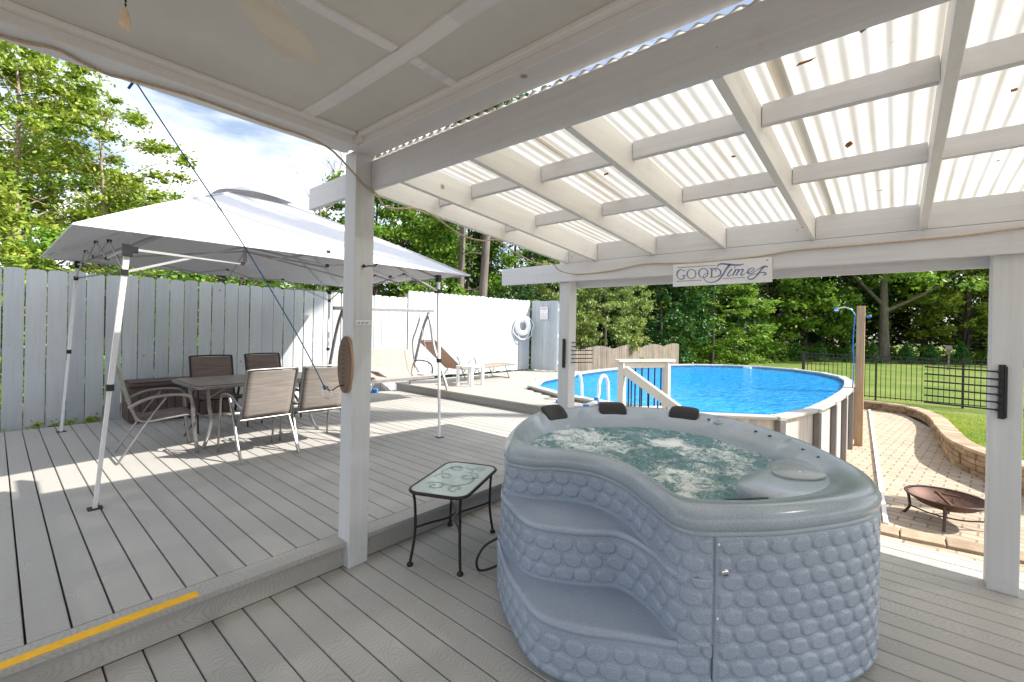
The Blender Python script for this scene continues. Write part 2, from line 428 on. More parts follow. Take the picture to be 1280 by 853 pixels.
def pool_water():
    t=NT('pool_water'); c=t.coord()
    n1=t.noise(t.coord(rot=(0,0,R(30)),scale=(1,2.2,1)),2.6,5,.62,.8); n2=t.noise(c,11,3,.6,.5)
    h=t.math('ADD',n1,t.math('MULTIPLY',n2,.35))
    nrm=t.bump(h,.7,.08)
    gl=t.n('ShaderNodeBsdfGlossy',Color=(1,1,1,1),Roughness=.03,Normal=nrm)
    tp=t.n('ShaderNodeBsdfTransparent',Color=(.22,.80,1,1))
    fr=t.n('ShaderNodeFresnel',IOR=1.33,Normal=nrm)
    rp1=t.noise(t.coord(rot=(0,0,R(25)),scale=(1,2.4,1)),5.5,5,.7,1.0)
    sc_=t.ramp(rp1,[(.30,(.0,.22,.66)),(.5,(.0,.40,.88)),(.70,(.10,.70,1.))])  # ripple highlights painted into the water's body colour
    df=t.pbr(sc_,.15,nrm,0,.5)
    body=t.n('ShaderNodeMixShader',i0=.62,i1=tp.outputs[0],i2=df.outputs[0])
    return t.done(t.n('ShaderNodeMixShader',i0=t.math('MULTIPLY',fr.outputs[0],.38),i1=body.outputs[0],i2=gl.outputs[0]))
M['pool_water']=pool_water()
def liner():
    t=NT('pool_liner'); c=t.coord()
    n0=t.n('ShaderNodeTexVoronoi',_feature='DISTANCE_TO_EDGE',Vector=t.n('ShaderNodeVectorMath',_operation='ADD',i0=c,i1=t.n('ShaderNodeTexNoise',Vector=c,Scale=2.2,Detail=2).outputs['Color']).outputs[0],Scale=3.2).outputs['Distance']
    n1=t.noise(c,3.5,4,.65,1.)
    col=t.ramp(n0,[(.0,(.40,.92,1.)),(.08,(.10,.66,1.)),(.4,(.03,.52,1.))])  # caustic light lines painted into the liner colour as a print
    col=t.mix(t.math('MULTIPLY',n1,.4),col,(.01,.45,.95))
    return t.done(t.pbr(col,.5,None,0,.3))
M['liner']=liner()
def tileband():
    t=NT('pool_tile_band')
    uv=t.n('ShaderNodeUVMap',_uv_map='UVMap').outputs[0]
    ch=t.n('ShaderNodeTexBrick',Vector=uv,Color1=(.06,.33,.55,1),Color2=(.42,.66,.66,1),Mortar=(.60,.72,.66,1),Scale=1.)
    ch.inputs['Mortar Size'].default_value=.012; ch.inputs['Brick Width'].default_value=.11; ch.inputs['Row Height'].default_value=.075
    return t.done(t.pbr(ch.outputs['Color'],.4))
M['tileband']=tileband()
def poolwall():
    t=NT('pool_wall'); 
    uv=t.n('ShaderNodeUVMap',_uv_map='UVMap').outputs[0]
    mp=t.n('ShaderNodeMapping',Vector=uv,Scale=(14,.8,1)).outputs[0]
    n=t.noise(mp,1,4,.6)
    col=t.ramp(n,[(.35,(.40,.36,.31)),(.65,(.66,.62,.56))])
    return t.done(t.pbr(col,.5))
M['poolwall']=poolwall()
M['poolrail']=simple('pool_rail',(.43,.415,.39),.45,0,.06,5)
M['poolpost']=simple('pool_upright',(.16,.15,.145),.5,0,.12,5)
def glass_table():
    t=NT('patterned_glass'); c=t.coord()
    n=t.noise(t.coord(),90,3,.6)
    p=t.pbr((.78,.86,.85),.12,t.bump(n,.25,.002),0,.6)
    tp=t.n('ShaderNodeBsdfTransparent',Color=(.78,.90,.88,1))
    return t.done(t.n('ShaderNodeMixShader',i0=.30,i1=p.outputs[0],i2=tp.outputs[0]))
M['glass']=glass_table()
M['glass_dark']=simple('scroll_etching',(.24,.36,.37),.3,0,.15,30)
def tiles():
    t=NT('table_tiles'); c=t.coord()
    n=t.noise(t.coord(scale=(3,14,1)),1.4,5,.7)
    col=t.ramp(n,[(.3,(.20,.15,.115)),(.7,(.40,.33,.27))])
    br=t.n('ShaderNodeTexBrick',Vector=c,Scale=1.,Color1=(1,1,1,1),Color2=(.9,.9,.9,1),Mortar=(.25,.2,.17,1),_offset=0.)
    br.inputs['Mortar Size'].default_value=.006; br.inputs['Brick Width'].default_value=.38; br.inputs['Row Height'].default_value=.42
    col=t.mix(1.,col,br.outputs['Color'],'MULTIPLY')
    return t.done(t.pbr(col,.32,t.bump(n,.1,.003)))
M['tiles']=tiles()
M['ash']=simple('rusty_bowl',(.10,.045,.028),.6,.4,.45,9,.3)
M['ironrust']=simple('fire_pit_iron',(.07,.05,.045),.5,.5,.3,22,.1,.5,(.19,.075,.035))
M['sign_board']=painted('sign_board',(.80,.81,.82),1,.05,.1)
M['slate_ink']=simple('slate_ink',(.17,.18,.36),.6)
M['red_ink']=simple('red_ink',(.75,.12,.12),.6)
M['pink_ink']=simple('pink_ink',(.72,.42,.42),.6)
M['dark_ink']=simple('burnt_ink',(.07,.05,.04),.7)
M['fanblade']=rawwood('fan_blade',(.72,.64,.54),(.80,.72,.62),0,20,.02)
M['shell']=simple('pendant_stone',(.62,.47,.33),.4,0,.25,60)
M['chrome']=simple('chrome',(.7,.7,.72),.15,1.)
M['pillow']=simple('pillow_vinyl',(.012,.012,.014),.36,0,.3,25,.25,.35)
M['grey_plastic']=simple('grey_plastic',(.34,.38,.39),.35,0,.1,200)
M['dryleaf']=simple('dry_leaf',(.33,.15,.05),.8,0,.3,40)
M['blue_plastic']=simple('blue_plastic',(.05,.20,.60),.4)

# ------------------------------------------------------------------ decks
def board_run(mb, x0, x1, w, gap, yf, z, th=.025, idx0=0):
    """boards along Y from x0 to x1; yf(xa,xb)->(ya,yb) or None"""
    x=x0;i=idx0
    while x<x1-.01:
        xa,xb=x,min(x+w,x1); r=yf(xa,xb)
        if r:
            ya,yb=r; xm=(x+x+w)/2; b=.0035; U=lambda xx:(xx-xm)+10.*i
            off=random.random()*30
            # top with tiny chamfers
            P=[(xa,z-b),(xa+b,z),(xb-b,z),(xb,z-b),(xb,z-th),(xa,z-th)]
            for k in range(6):
                (xp,zp),(xq,zq)=P[k],P[(k+1)%6]
                if k==4: continue
                mb.face([(xp,ya,zp),(xq,ya,zq),(xq,yb,zq),(xp,yb,zp)],False,[(U(xp),ya+off),(U(xq),ya+off),(U(xq),yb+off),(U(xp),yb+off)])
            for yy in (ya,yb):
                mb.face([(p[0],yy,p[1]) for p in P],False,[(U(p[0]),off) for p in P])
        x+=w+gap;i+=1
def xboard(mb,xa,xb,ya,yb,z0,z1,idx):
    """a board along X; UV on all faces, u across / v along"""
    off=idx*3.7; ym=(ya+yb)/2; zm=(z0+z1)/2; k=10.*idx
    f=lambda pts,uvs: mb.face(pts,False,uvs)
    f([(xa,ya,z1),(xb,ya,z1),(xb,yb,z1),(xa,yb,z1)],[(ya-ym+k,xa+off),(ya-ym+k,xb+off),(yb-ym+k,xb+off),(yb-ym+k,xa+off)])
    for y in (ya,yb): f([(xa,y,z0),(xb,y,z0),(xb,y,z1),(xa,y,z1)],[(z0-zm+k,xa+off),(z0-zm+k,xb+off),(z1-zm+k,xb+off),(z1-zm+k,xa+off)])
    for x in (xa,xb): f([(x,ya,z0),(x,yb,z0),(x,yb,z1),(x,ya,z1)],[(k,off)]*4)
def yboard(mb,xa,xb,ya,yb,z0,z1,idx):
    off=idx*3.7; xm=(xa+xb)/2; zm=(z0+z1)/2; k=10.*idx
    f=lambda pts,uvs: mb.face(pts,False,uvs)
    f([(xa,ya,z1),(xb,ya,z1),(xb,yb,z1),(xa,yb,z1)],[(xa-xm+k,ya+off),(xb-xm+k,ya+off),(xb-xm+k,yb+off),(xa-xm+k,yb+off)])
    for x in (xa,xb): f([(x,ya,z0),(x,yb,z0),(x,yb,z1),(x,ya,z1)],[(z0-zm+k,ya+off),(z0-zm+k,yb+off),(z1-zm+k,yb+off),(z1-zm+k,ya+off)])
    for y in (ya,yb): f([(xa,y,z0),(xb,y,z0),(xb,y,z1),(xa,y,z1)],[(k,off)]*4)

ZM=.17; ZP=.33
mb=MB(); board_run(mb,-3.43,4.56,.1385,.0070,lambda a,b:(-4.5,2.748),0.)
yboard(mb,4.563,4.60,-4.5,2.95,-.20,.0,77)
tag(mb.build('lower_deck',M['deck']),kind='structure')
mb=MB(); board_run(mb,-3.40,5.86,.1380,.0085,lambda a,b:(2.872,8.42),ZM,idx0=100)
xboard(mb,-3.4,5.86,2.722,2.866,ZM-.028,ZM,91)
tag(mb.build('upper_deck',M['deck']),kind='structure')
mb=MB(); xboard(mb,-3.4,5.86,2.752,2.775,.002,ZM-.030,92)
tag(mb.build('deck_riser',M['riser']),kind='structure')
# pool outline (world plan), rim points
POOL=[(7.39,5.77),(6.88,4.71),(6.66,3.6),(6.70,2.4),(7.05,1.62),(7.70,1.12),(8.93,.93),(10.81,.80),(13.02,.78),(15.6,1.05),(17.2,1.9),(18.1,3.3),(17.7,4.7),(16.6,5.85),(15.3,6.4),(13.3,6.7),(11.5,6.76),(9.45,6.55),(8.15,6.28)]
def resample(P,n):
    d=np.asarray(smooth_path(P,16,True)); dd=np.r_[d,d[:1]]; L=np.r_[0,np.cumsum(np.linalg.norm(np.diff(dd,axis=0),axis=1))]
    s=np.linspace(0,L[-1],n,endpoint=False)
    return np.stack([np.interp(s,L,dd[:,k]) for k in range(2)],1),L[-1]
PV,PLEN=resample(POOL,24)
def offs(P,d):
    """outward offset of closed polygon"""
    n=len(P); out=[]
    A=sum(P[i][0]*P[(i+1)%n][1]-P[(i+1)%n][0]*P[i][1] for i in range(n)); sg=1 if A>0 else -1
    for i in range(n):
        t=P[(i+1)%n]-P[i-1]; t=t/np.linalg.norm(t); nn=np.array([t[1],-t[0]])*sg
        out.append(P[i]+nn*d)
    return np.array(out)
PO=offs(PV,.10)
def pool_upper(x):
    ys=[]; n=len(PO)
    for i in range(n):
        a,b=PO[i],PO[(i+1)%n]
        if (a[0]-x)*(b[0]-x)<=0 and abs(a[0]-b[0])>1e-6:
            ys.append(a[1]+(b[1]-a[1])*(x-a[0])/(b[0]-a[0]))
    return (max(ys),min(ys)) if ys else None
def pdy(a,b):
    us=[pool_upper(x) for x in (a,b)]; us=[u for u in us if u]
    if not us: return (2.95,8.45)
    return (max(u[0] for u in us)-.05,8.45)
mb=MB(); board_run(mb,6.02,11.6,.140,.0065,pdy,ZP,idx0=200)
yboard(mb,5.872,6.012,2.95,8.45,ZP-.028,ZP,95)
tag(mb.build('pool_deck',M['deck2']),kind='structure')
mb=MB(); yboard(mb,5.90,5.925,2.95,8.45,ZM+.002-.3,ZP-.030,96); xboard(mb,5.93,6.7,2.953,2.975,-.9,ZP-.03,97)
tag(mb.build('pool_deck_riser',M['riser']),kind='structure')
# yellow edge strip painted on the nosing
mb=MB(); n=40
for i in range(n):
    xa=-3.3+i*(4.02/n); xb=-3.3+(i+1)*(4.02/n)
    w=lambda x: .006*math.sin(x*5)
    mb.box((xa,2.732+w(xa)*.3,ZM+.0005),(xb,2.790+w(xa),ZM+.003))
o=mb.build('yellow_safety_strip',M['yellow']); tag(o,'yellow painted safety strip along the edge of the deck step','safety strip')

# ------------------------------------------------------------------ ground, yard, patio, lawn
def sheet(name,pts,z,mat,sub=None):
    mb=MB(); mb.face([(x,y,z) for x,y in pts]); o=mb.build(name,mat,fixn=False)
    return tag(o,kind='structure')
sheet('ground',[(-400,-400),(400,-400),(400,400),(-400,400)],-.96,M['dirt'])
# soil bank behind the deck on the left
P=np.zeros((60,20,3)); 
for i,x in enumerate(np.linspace(-40,16,60)):
    for j,y in enumerate(8.3+np.linspace(0,1,20)**2*60):
        w=1-min(1,max(0,(x-7)/5)); w=w*w*(3-2*w)
        P[i,j]=(x,y,-.93+.86*w+.03*math.sin(x*3+y*2))
tag(link('yard_bank',grid_mesh('yard_bank',P),M['dirt']),kind='structure')
WALL=[(7.9,-3.6),(8.9,-2.7),(9.8,-2.05),(10.69,-1.58),(11.33,-1.23),(11.9,-1.0),(12.67,-.84),(14.69,-.79),(16.61,-.78),(18.0,-.62),(18.9,-.25),(19.25,.4),(19.3,1.3),(19.3,2.6),(19.2,4.5),(18.9,7.0)]
sheet('patio',[(4.62,-3.9),(7.9,-3.6),(8.9,-2.7),(9.8,-2.05),(10.69,-1.58),(11.9,-1.0),(12.67,-.84),(16.61,-.78),(18.9,-.25),(19.25,.4),(19.2,5),(19,7.2),(17,7.4),(6.0,7.3),(4.62,2.9)],-.9,M['paver'])
wp=np.array(smooth_path(WALL,5)); NW=len(wp)
tv=np.gradient(wp,axis=0); tv/=np.linalg.norm(tv,axis=1)[:,None]; nv=np.stack([tv[:,1],-tv[:,0]],1) # right side = lawn side
def wz(x): 
    k=min(1,max(0,(x-12.)/6.)); k=k*k*(3-2*k); return -.43-.21*k
rows=[.05,.3,.8,2,5,10,18,30,60,120]
P=np.zeros((NW,len(rows),3))
for i in range(NW):
    # fan outward
    ang=math.atan2(nv[i][1],nv[i][0])
    for j,d in enumerate(rows):
        fx=wp[i]+nv[i]*min(d,2.)
        if d>2: 
            a=R(-70+ 130*i/(NW-1)); fx=wp[i]+nv[i]*2+np.array([math.cos(a),math.sin(a)])*(d-2)
        z0=wz(wp[i][0]); k=min(1,d/3.); z=z0*(1-k)+(-.64)*k
        P[i,j]=(fx[0],fx[1],z-.01)
tag(link('lawn',grid_mesh('lawn',P),M['lawn']),kind='structure')
# retaining wall : courses of blocks + cap
wall=empty('retaining_wall',(12,-.9,-.9),0,'low curved tan stone retaining wall with flat caps beside the paver patio','wall')
L=np.r_[0,np.cumsum(np.linalg.norm(np.diff(wp,axis=0),axis=1))]
def wpt(s): 
    p=np.array([np.interp(s,L,wp[:,k]) for k in range(2)]); q=np.array([np.interp(s+.02,L,wp[:,k]) for k in range(2)]); t=(q-p)/max(1e-6,np.linalg.norm(q-p)); return p,t,np.array([t[1],-t[0]])
def blocks(mb,off,dep,wlen,z0f,z1f,stag,jit=.012,gap=.006):
    s=stag
    while s<L[-1]-wlen-.1:
        w=wlen*random.uniform(.8,1.2)
        (p,t,n),(q,t2,n2)=wpt(s),wpt(s+w-gap)
        o=off+random.uniform(-jit,jit)
        z0=z0f(p[0]);z1=z1f(p[0])
        poly=[p+n*o,q+n2*o,q+n2*(o+dep),p+n*(o+dep)]
        mb.prism([(a[0],a[1],0) for a in poly],(0,0,z0),(0,0,z1))
        s+=w
mb=MB()
for k in range(4):
    z0=-.9+k*.115
    def zf0(x,k=k): return -.9+(wz(x)-.06+.9)*k/4
    def zf1(x,k=k): return -.9+(wz(x)-.06+.9)*(k+1)/4-.006
    blocks(mb,-.02,.2,.24,zf0,zf1,(k%2)*.12)
mb.build('block_courses',M['wallstone'],wall,bevel=.012)
mb=MB(); blocks(mb,-.05,.34,.30,lambda x:wz(x)-.058,lambda x:wz(x)+.005,0,.006)
mb.build('cap_stones',M['capstone'],wall,bevel=.01)
# border course at the near edge of the patio
mb=MB()
for i in range(13):
    a0=1.6-i*.42; a1=a0-.405
    xf=lambda y: 7.30+.045*(y-.3)**2*.6+ (.0 if y>0 else -.10*y)
    mb.prism([(xf(a0),a0,0),(xf(a1),a1,0),(xf(a1)+.32,a1,0),(xf(a0)+.32,a0,0)],(0,0,-.94),(0,0,-.86))
tag(mb.build('border_pavers',M['capstone'],bevel=.012),kind='structure')
mb=MB(); a=np.array([7.66,.06]);b=np.array([18.84,.62])
mb.bar((a[0],a[1],-.87),(b[0],b[1],-.87),.05,.05); o=mb.build('patio_edging_strip',M['plastic_w']); tag(o,'long thin white edging strip lying across the paver patio','edging strip')

# ------------------------------------------------------------------ porch ceiling and beams
porch=empty('porch_roof',(0,0,2.7),0,'white porch ceiling with battens and edge beams overhead','porch roof')
mb=MB(); mb.box((-3.2,-3.4,2.80),(1.62,2.76,2.83)); mb.build('ceiling_panel',M['ceil'],porch)
mb=MB(); mb.box((-3.2,-3.4,2.835),(1.70,2.95,2.93)); mb.build('roof_slab',M['ceil'],porch)
mb=MB(); 
mb.box((-3.2,2.60,2.73),(1.499,2.78,2.799)); mb.box((-3.2,2.782,2.745),(1.53,2.80,2.83))
mb.build('edge_beam',M['trim'],porch,bevel=.004)
mb=MB(); mb.box((1.50,-3.4,2.73),(1.655,2.69,2.799)); mb.box((1.657,-3.4,2.745),(1.675,2.69,2.83))
mb.build('edge_beam',M['trim'],porch,bevel=.004)
mb=MB(); mb.box((1.46,2.55,2.745),(1.50,2.62,2.8)); mb.box((1.46,-3.4,2.775),(1.50,2.6,2.80)); mb.box((-3.2,2.56,2.775),(1.46,2.60,2.80))
mb.build('cornice_trim',M['trim'],porch,bevel=.004)
def wavy(axis,c,lo,hi,w):
    mb=MB(); n=24; pts=[]
    for i in range(n+1):
        s=lo+(hi-lo)*i/n; o=.006*math.sin(s*4.1)+.004*math.sin(s*9)
        pts.append((s,c+o))
    for i in range(n):
        (s0,o0),(s1,o1)=pts[i],pts[i+1]
        if axis==0: pl=[(s0,o0-w/2,0),(s1,o1-w/2,0),(s1,o1+w/2,0),(s0,o0+w/2,0)]
        else: pl=[(o0-w/2,s0,0),(o1-w/2,s1,0),(o1+w/2,s1,0),(o0+w/2,s0,0)]
        mb.prism(pl,(0,0,2.79),(0,0,2.8005 if axis==0 else 2.8004))
    return mb
for c in (1.67,.45,-.77):
    wavy(0,c,-3.2,1.115,.05).build('batten',M['trim'],porch); wavy(0,c,1.205,1.46,.05).build('batten',M['trim'],porch)
wavy(1,1.16,-3.4,2.56,.075).build('batten',M['trim'],porch)
# near pergola beam, posts
perg=empty('pergola',(1.6,2.76,0),0,'white wooden pergola frame with rafters and a corrugated translucent roof','pergola')
YL=-4.6
def post(x,y,z0,z1,name='post'):
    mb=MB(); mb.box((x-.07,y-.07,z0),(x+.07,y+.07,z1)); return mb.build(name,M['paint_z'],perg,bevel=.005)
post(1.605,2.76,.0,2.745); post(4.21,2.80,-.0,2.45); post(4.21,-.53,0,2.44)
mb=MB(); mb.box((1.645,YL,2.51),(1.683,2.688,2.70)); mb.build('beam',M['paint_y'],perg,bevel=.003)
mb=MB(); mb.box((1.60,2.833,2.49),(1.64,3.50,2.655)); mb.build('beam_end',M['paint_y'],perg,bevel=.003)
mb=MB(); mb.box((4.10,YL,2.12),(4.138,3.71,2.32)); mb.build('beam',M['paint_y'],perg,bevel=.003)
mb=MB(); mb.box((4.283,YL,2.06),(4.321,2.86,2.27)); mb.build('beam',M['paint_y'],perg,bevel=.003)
zr=lambda x: 2.51-.19*(x-1.68)/2.42     # rafter underside
for y in (2.755,2.40,1.765,1.14,.50,-.13,-.76,-1.39,-2.02,-2.65,-3.28,-3.91,-4.54):
    mb=MB(); poly=[(1.686,0,zr(1.686)),(5.42,0,zr(5.42)),(5.42,0,zr(5.42)+.175),(1.686,0,zr(1.686)+.175)]
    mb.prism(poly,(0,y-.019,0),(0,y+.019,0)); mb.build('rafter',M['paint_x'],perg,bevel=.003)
ys=[2.755,2.40,1.765,1.14,.50,-.13,-.76,-1.39,-2.02,-2.65,-3.28,-3.91,-4.54]
roofz=lambda x: zr(x)+.185
for xx in (2.30,3.08,4.125):
    for ya,yb in zip(ys[:-1],ys[1:]):
        mb=MB(); z1=roofz(xx)-.012
        x2=xx+(random.uniform(-.01,.01) if xx<4 else 0)
        zb2=z1-.088 if xx<4 else 2.3235
        mb.box((x2-.019,yb+.0215,zb2),(x2+.019,ya-.0215,z1+.01)); mb.build('purlin',M['paint_y'],perg,bevel=.003)
# corrugated sheets
xs=np.linspace(1.642,5.7,18); yy=np.arange(YL,2.86,.0085)
X,Y=np.meshgrid(xs,yy,indexing='ij')
for k,(ya,yb) in enumerate(((YL,-1.1),(-1.16,.42),(.36,1.60),(1.54,2.87))):
    yv=np.arange(ya,yb,.0085); X,Y=np.meshgrid(xs,yv,indexing='ij')
    Z=roofz(X)+.013+.0088*np.sin(Y/.068*2*PI)+(k%2)*.004+.004*np.sin(X*2.3+Y*1.7)
    o=link('roof_sheet',grid_mesh('roof_sheet',np.stack([X,Y,Z],-1)),M['poly'],perg)
# dry leaves lying on the roof
leafpos=[(2.6,1.45),(2.75,.72),(2.05,.28),(1.95,.1),(2.9,.2),(3.35,.8),(3.3,.35),(2.5,-.15),(3.5,-.4),(2.7,-.35),(3.7,.1),(2.35,.95),(3.0,1.6),(2.1,1.3)]
lm=MB(); lm.face([(-.028,0,0),(-.01,.012,.004),(.02,.010,.0),(.032,0,.004),(.018,-.012,0),(-.012,-.011,.003)])
lme=lm.mesh('dry_leaf'); lme.materials.append(M['dryleaf'])
for i,(x,y) in enumerate(leafpos):
    o=bpy.data.objects.new('dry_leaf',lme); COL.objects.link(o); o.location=(x,y,roofz(x)-.004); o.rotation_euler=(PI+random.uniform(-.3,.3),R(4.4),random.uniform(0,6)); s=random.uniform(.7,1.4); o.scale=(s,s,s)
    tag(o,'small dry brown leaf caught on the corrugated pergola roof','leaf','dry leaves on the pergola roof')
# label strip, hook on the post
mb=MB(); mb.box((1.553,2.6865,1.60),(1.662,2.6895,1.632)); o=mb.build('strip_plate',M['plastic_w'])
tp=empty('post_label_strip',(1.6,2.688,1.6),0,'thin white strip with tiny marks on the front face of the corner post','label strip')
o.name='strip'; o.parent=tp; o.data.transform(Matrix.Translation((-1.6,-2.688,-1.6)))
mb=MB()
for i in range(9): 
    x=1.563+i*.0105; mb.box((x,2.6852,1.604+(i%3)*.004),(x+.005,2.6867,1.614+(i%2)*.006))
mb.build('marks',M['dark_ink'],tp)
mb=MB(); mb.tube(smooth_path([(1.60,2.69,1.985),(1.60,2.665,1.985),(1.612,2.64,1.99),(1.65,2.63,1.992),(1.66,2.625,2.01)],5),.0042,8); mb.tube([(1.60,2.69,1.99),(1.60,2.680,1.99)],.011,10)
tag(mb.build('wall_hook',M['iron']),'black metal screw hook high on the corner post','hook')
# rope light
def rope(name,pts,r,mat,label,cat,k=8):
    mb=MB(); mb.tube(smooth_path(pts,k),r,8); o=mb.build(name,mat); return tag(o,label,cat)
pts=[(-1.0,2.70,2.722),(-.5,2.72,2.722),(0,2.72,2.722),(.15,2.67,2.722),(.23,2.71,2.722),(.33,2.75,2.722),(.42,2.72,2.722),(.63,2.68,2.722),(.85,2.69,2.722),(1.05,2.70,2.722),(1.22,2.69,2.718),(1.36,2.675,2.68),(1.48,2.675,2.60),(1.60,2.68,2.52),(1.68,2.682,2.49),(1.80,2.73,2.43),(2.05,2.73,2.475),(2.2,2.73,2.46),(2.5,2.73,2.36),(2.75,2.73,2.35),(2.95,2.73,2.385),(3.2,2.73,2.31),(3.55,2.73,2.25),(3.8,2.73,2.275),(3.95,2.73,2.22),(4.09,2.6,2.19),(4.085,2.2,2.20),(4.085,1.85,2.24),(4.085,1.4,2.215),(4.085,.9,2.225),(4.085,.6,2.25),(4.085,.2,2.25),(4.085,-.3,2.255),(4.085,-.7,2.275),(4.085,-1.5,2.25)]
rope('rope_light',pts,.0065,M['tan_rope'],'tan rope light tube draped along the porch edge and the pergola beam','rope light')
# ---- GOOD Times sign
def strokes(mb,ST,mp,nrm,th=.002):
    for pts,ws in ST:
        Ps=smooth_path(pts,7) if len(pts)>2 else [pts[0],pts[1]]
        n=len(Ps); W=np.interp(np.linspace(0,1,n),np.linspace(0,1,len(ws)),ws)
        le=[];ri=[]
        for i in range(n):
            a=np.array(Ps[max(0,i-1)],float);b=np.array(Ps[min(n-1,i+1)],float);d=b-a;d/=max(1e-6,np.linalg.norm(d));nn=np.array([-d[1],d[0]])
            p=np.array(Ps[i]); le.append(mp(p+nn*W[i]/2)); ri.append(mp(p-nn*W[i]/2))
        nv=Vector(nrm)*th
        for i in range(n-1):
            q=[le[i],le[i+1],ri[i+1],ri[i]]; mb.face([Vector(p)+nv for p in q])
sg=empty('good_times_sign',(4.08,1.165,2.01),0,'white board sign reading GOOD Times hung on the pergola beam','sign')
mb=MB(); mb.prism([(4.098,1.568,2.212),(4.098,.765,2.214),(4.098,.762,2.012),(4.098,1.566,2.008)],(0,0,0),(-.016,0,0)); mb.build('board',M['sign_board'],sg,bevel=.002)
def smap(p):
    x,y=p; u=(x-110)/1045.; yt=185-85*u; yb=410-38*u; v=(y-yt)/(yb-yt)
    return (4.0815,1.567-.803*u,2.213-.203*v)
def arc(cx,cy,rx,ry,a0,a1,n=12): return [(cx+rx*math.cos(R(a)),cy+ry*math.sin(R(a))) for a in np.linspace(a0,a1,n)]
ST=[([(165,217),(595,188)],[7,4]),([(155,357),(445,345)],[6,5]),([(675,328),(900,318)],[6,5]),
 (arc(208,286,48,50,-40,-320),[5,8,17,17,8,8,10]),([(215,296),(265,293)],[7,7]),([(243,295),(243,332)],[14,12]),([(240,240),(246,258)],[12,3]),
 (arc(328,280,50,48,-90,270,18),[6,14,6,16,6]),(arc(462,270,50,48,-90,270,18),[6,14,6,16,6]),
 ([(553,222),(553,314)],[17,17]),([(528,222),(590,219)],[6,6]),([(528,317),(580,316)],[6,6]),([(575,220),(625,228),(650,262),(635,298),(575,316)],[6,12,17,12,6]),
 ([(560,245),(585,232),(600,245),(590,262)],[4,8,9,3]),
 ([(745,180),(705,232),(665,300),(615,350),(545,369),(490,350),(464,312),(478,282),(512,268)],[24,20,18,13,8,8,8,7,4]),
 ([(612,207),(622,186),(660,172),(740,180),(830,186),(888,174)],[8,12,17,20,18,4]),
 ([(768,228),(738,262),(722,292),(735,304),(765,285)],[17,15,13,10,6]),([(790,209),(800,214)],[13,13]),
 ([(806,232),(775,300)],[15,13]),([(778,278),(812,238),(836,236),(826,262),(808,298)],[6,9,12,14,13]),([(822,272),(855,234),(880,234),(868,262),(856,288),(870,297),(895,276)],[6,9,12,14,13,9,6]),
 ([(900,268),(945,262),(985,238),(978,220),(948,226),(926,252),(932,278),(965,276),(1005,248)],[5,7,8,8,11,15,13,9,6]),
 ([(1005,248),(1050,216),(1085,200),(1116,208)],[6,10,14,15]),
 ([(1088,202),(1055,236),(1020,292),(975,335),(938,336),(928,315),(955,295),(1000,284),(1050,270),(1088,268),(1098,288),(1072,298)],[15,17,15,13,12,10,7,6,9,14,14,9])]
mb=MB(); strokes(mb,ST,smap,(-1,0,0),.0008); mb.build('lettering',M['slate_ink'],sg,fixn=False)
mb=MB(); mb.tube([(4.085,.80,2.19),(4.079,.80,2.19)],.005,8); mb.build('nail',M['iron'],sg)

# swing arm drying racks on the posts
def rack(x,y,z0,z1,dirv,length,label):
    e=empty('swing_arm_rack',(x,y,z0),0,label,'drying rack','black swing arm racks on the pergola posts')
    mb=MB(); mb.box((x-.014,y-.016,z0),(x,y+.016,z1)); mb.box((x-.022,y-.022,z0+.01),(x-.012,y-.008,z1-.01)); mb.build('bracket',M['black'],e,bevel=.002)
    d=Vector((dirv[0],dirv[1],0)).normalized()
    for i in range(6):
        z=z0+.055+(z1-z0-.10)*i/5
        mb=MB(); a=Vector((x-.016,y,z)); b=a+d*length+Vector((0,0,.008)); mb.tube([a,b],.0052,8); mb.tube([a+d*.0,a+d*.025],.008,8)
        mb.build('arm',M['black'],e)
rack(4.139,-.51,1.09,1.43,(0,1),.36,'black six arm drying rack on the near right pergola post')
rack(4.139,2.79,1.17,1.49,(.72,-.6),.34,'small black six arm drying rack on the far pergola post beside the pool stairs')
# note: arm of the far rack swings past the post corner
# ---- plaque + ring toss
pl=empty('ring_toss_plaque',(1.52,2.76,1.33),0,'oval wooden plaque with burnt lettering on the side of the corner post','plaque')
el=[(0,.088*math.sin(2*PI*i/28),.187*math.cos(2*PI*i/28)*(1+.0*i)) for i in range(28)]
mb=MB(); mb.prism([(1.534,2.755+p[1],1.335+p[2]) for p in el],(0,0,0),(-.022,0,0)); o=mb.build('board',M['plaque'],pl,bevel=.003)
mb=MB(); mb.prism([(1.5345,2.755+p[1]*1.02,1.335+p[2]*1.01) for p in el],(-.002,0,0),(-.018,0,0)); mb.build('edge',M['plaque_edge'],pl)
mb=MB()
for i in range(9):
    z=1.45-i*.03
    mb.face([(1.5115,2.745,z),(1.5115,2.765,z+.004),(1.5115,2.768,z+.018),(1.5115,2.748,z+.014)]); mb.face([(1.5112,2.778,z),(1.5112,2.784,z),(1.5112,2.784,z+.014),(1.5112,2.778,z+.014)])
mb.build('burnt_marks',M['dark_ink'],pl)
mb=MB(); mb.tube(smooth_path([(1.515,2.755,1.20),(1.47,2.75,1.195),(1.43,2.745,1.175),(1.40,2.74,1.18),(1.392,2.738,1.205)],5),.004,8); mb.build('hook',M['iron'],pl)
mb=MB(); mb.tube([(1.375+.030*math.cos(a)*.758+.0,2.70+.030*math.cos(a)*-.55+.012*math.sin(a),1.165+.032*math.sin(a)) for a in np.linspace(0,2*PI,24,endpoint=False)],.0035,8,closed=True)
o=mb.build('toss_ring',M['chrome']); tag(o,'small metal ring hanging at the end of the blue rope by the plaque','ring')
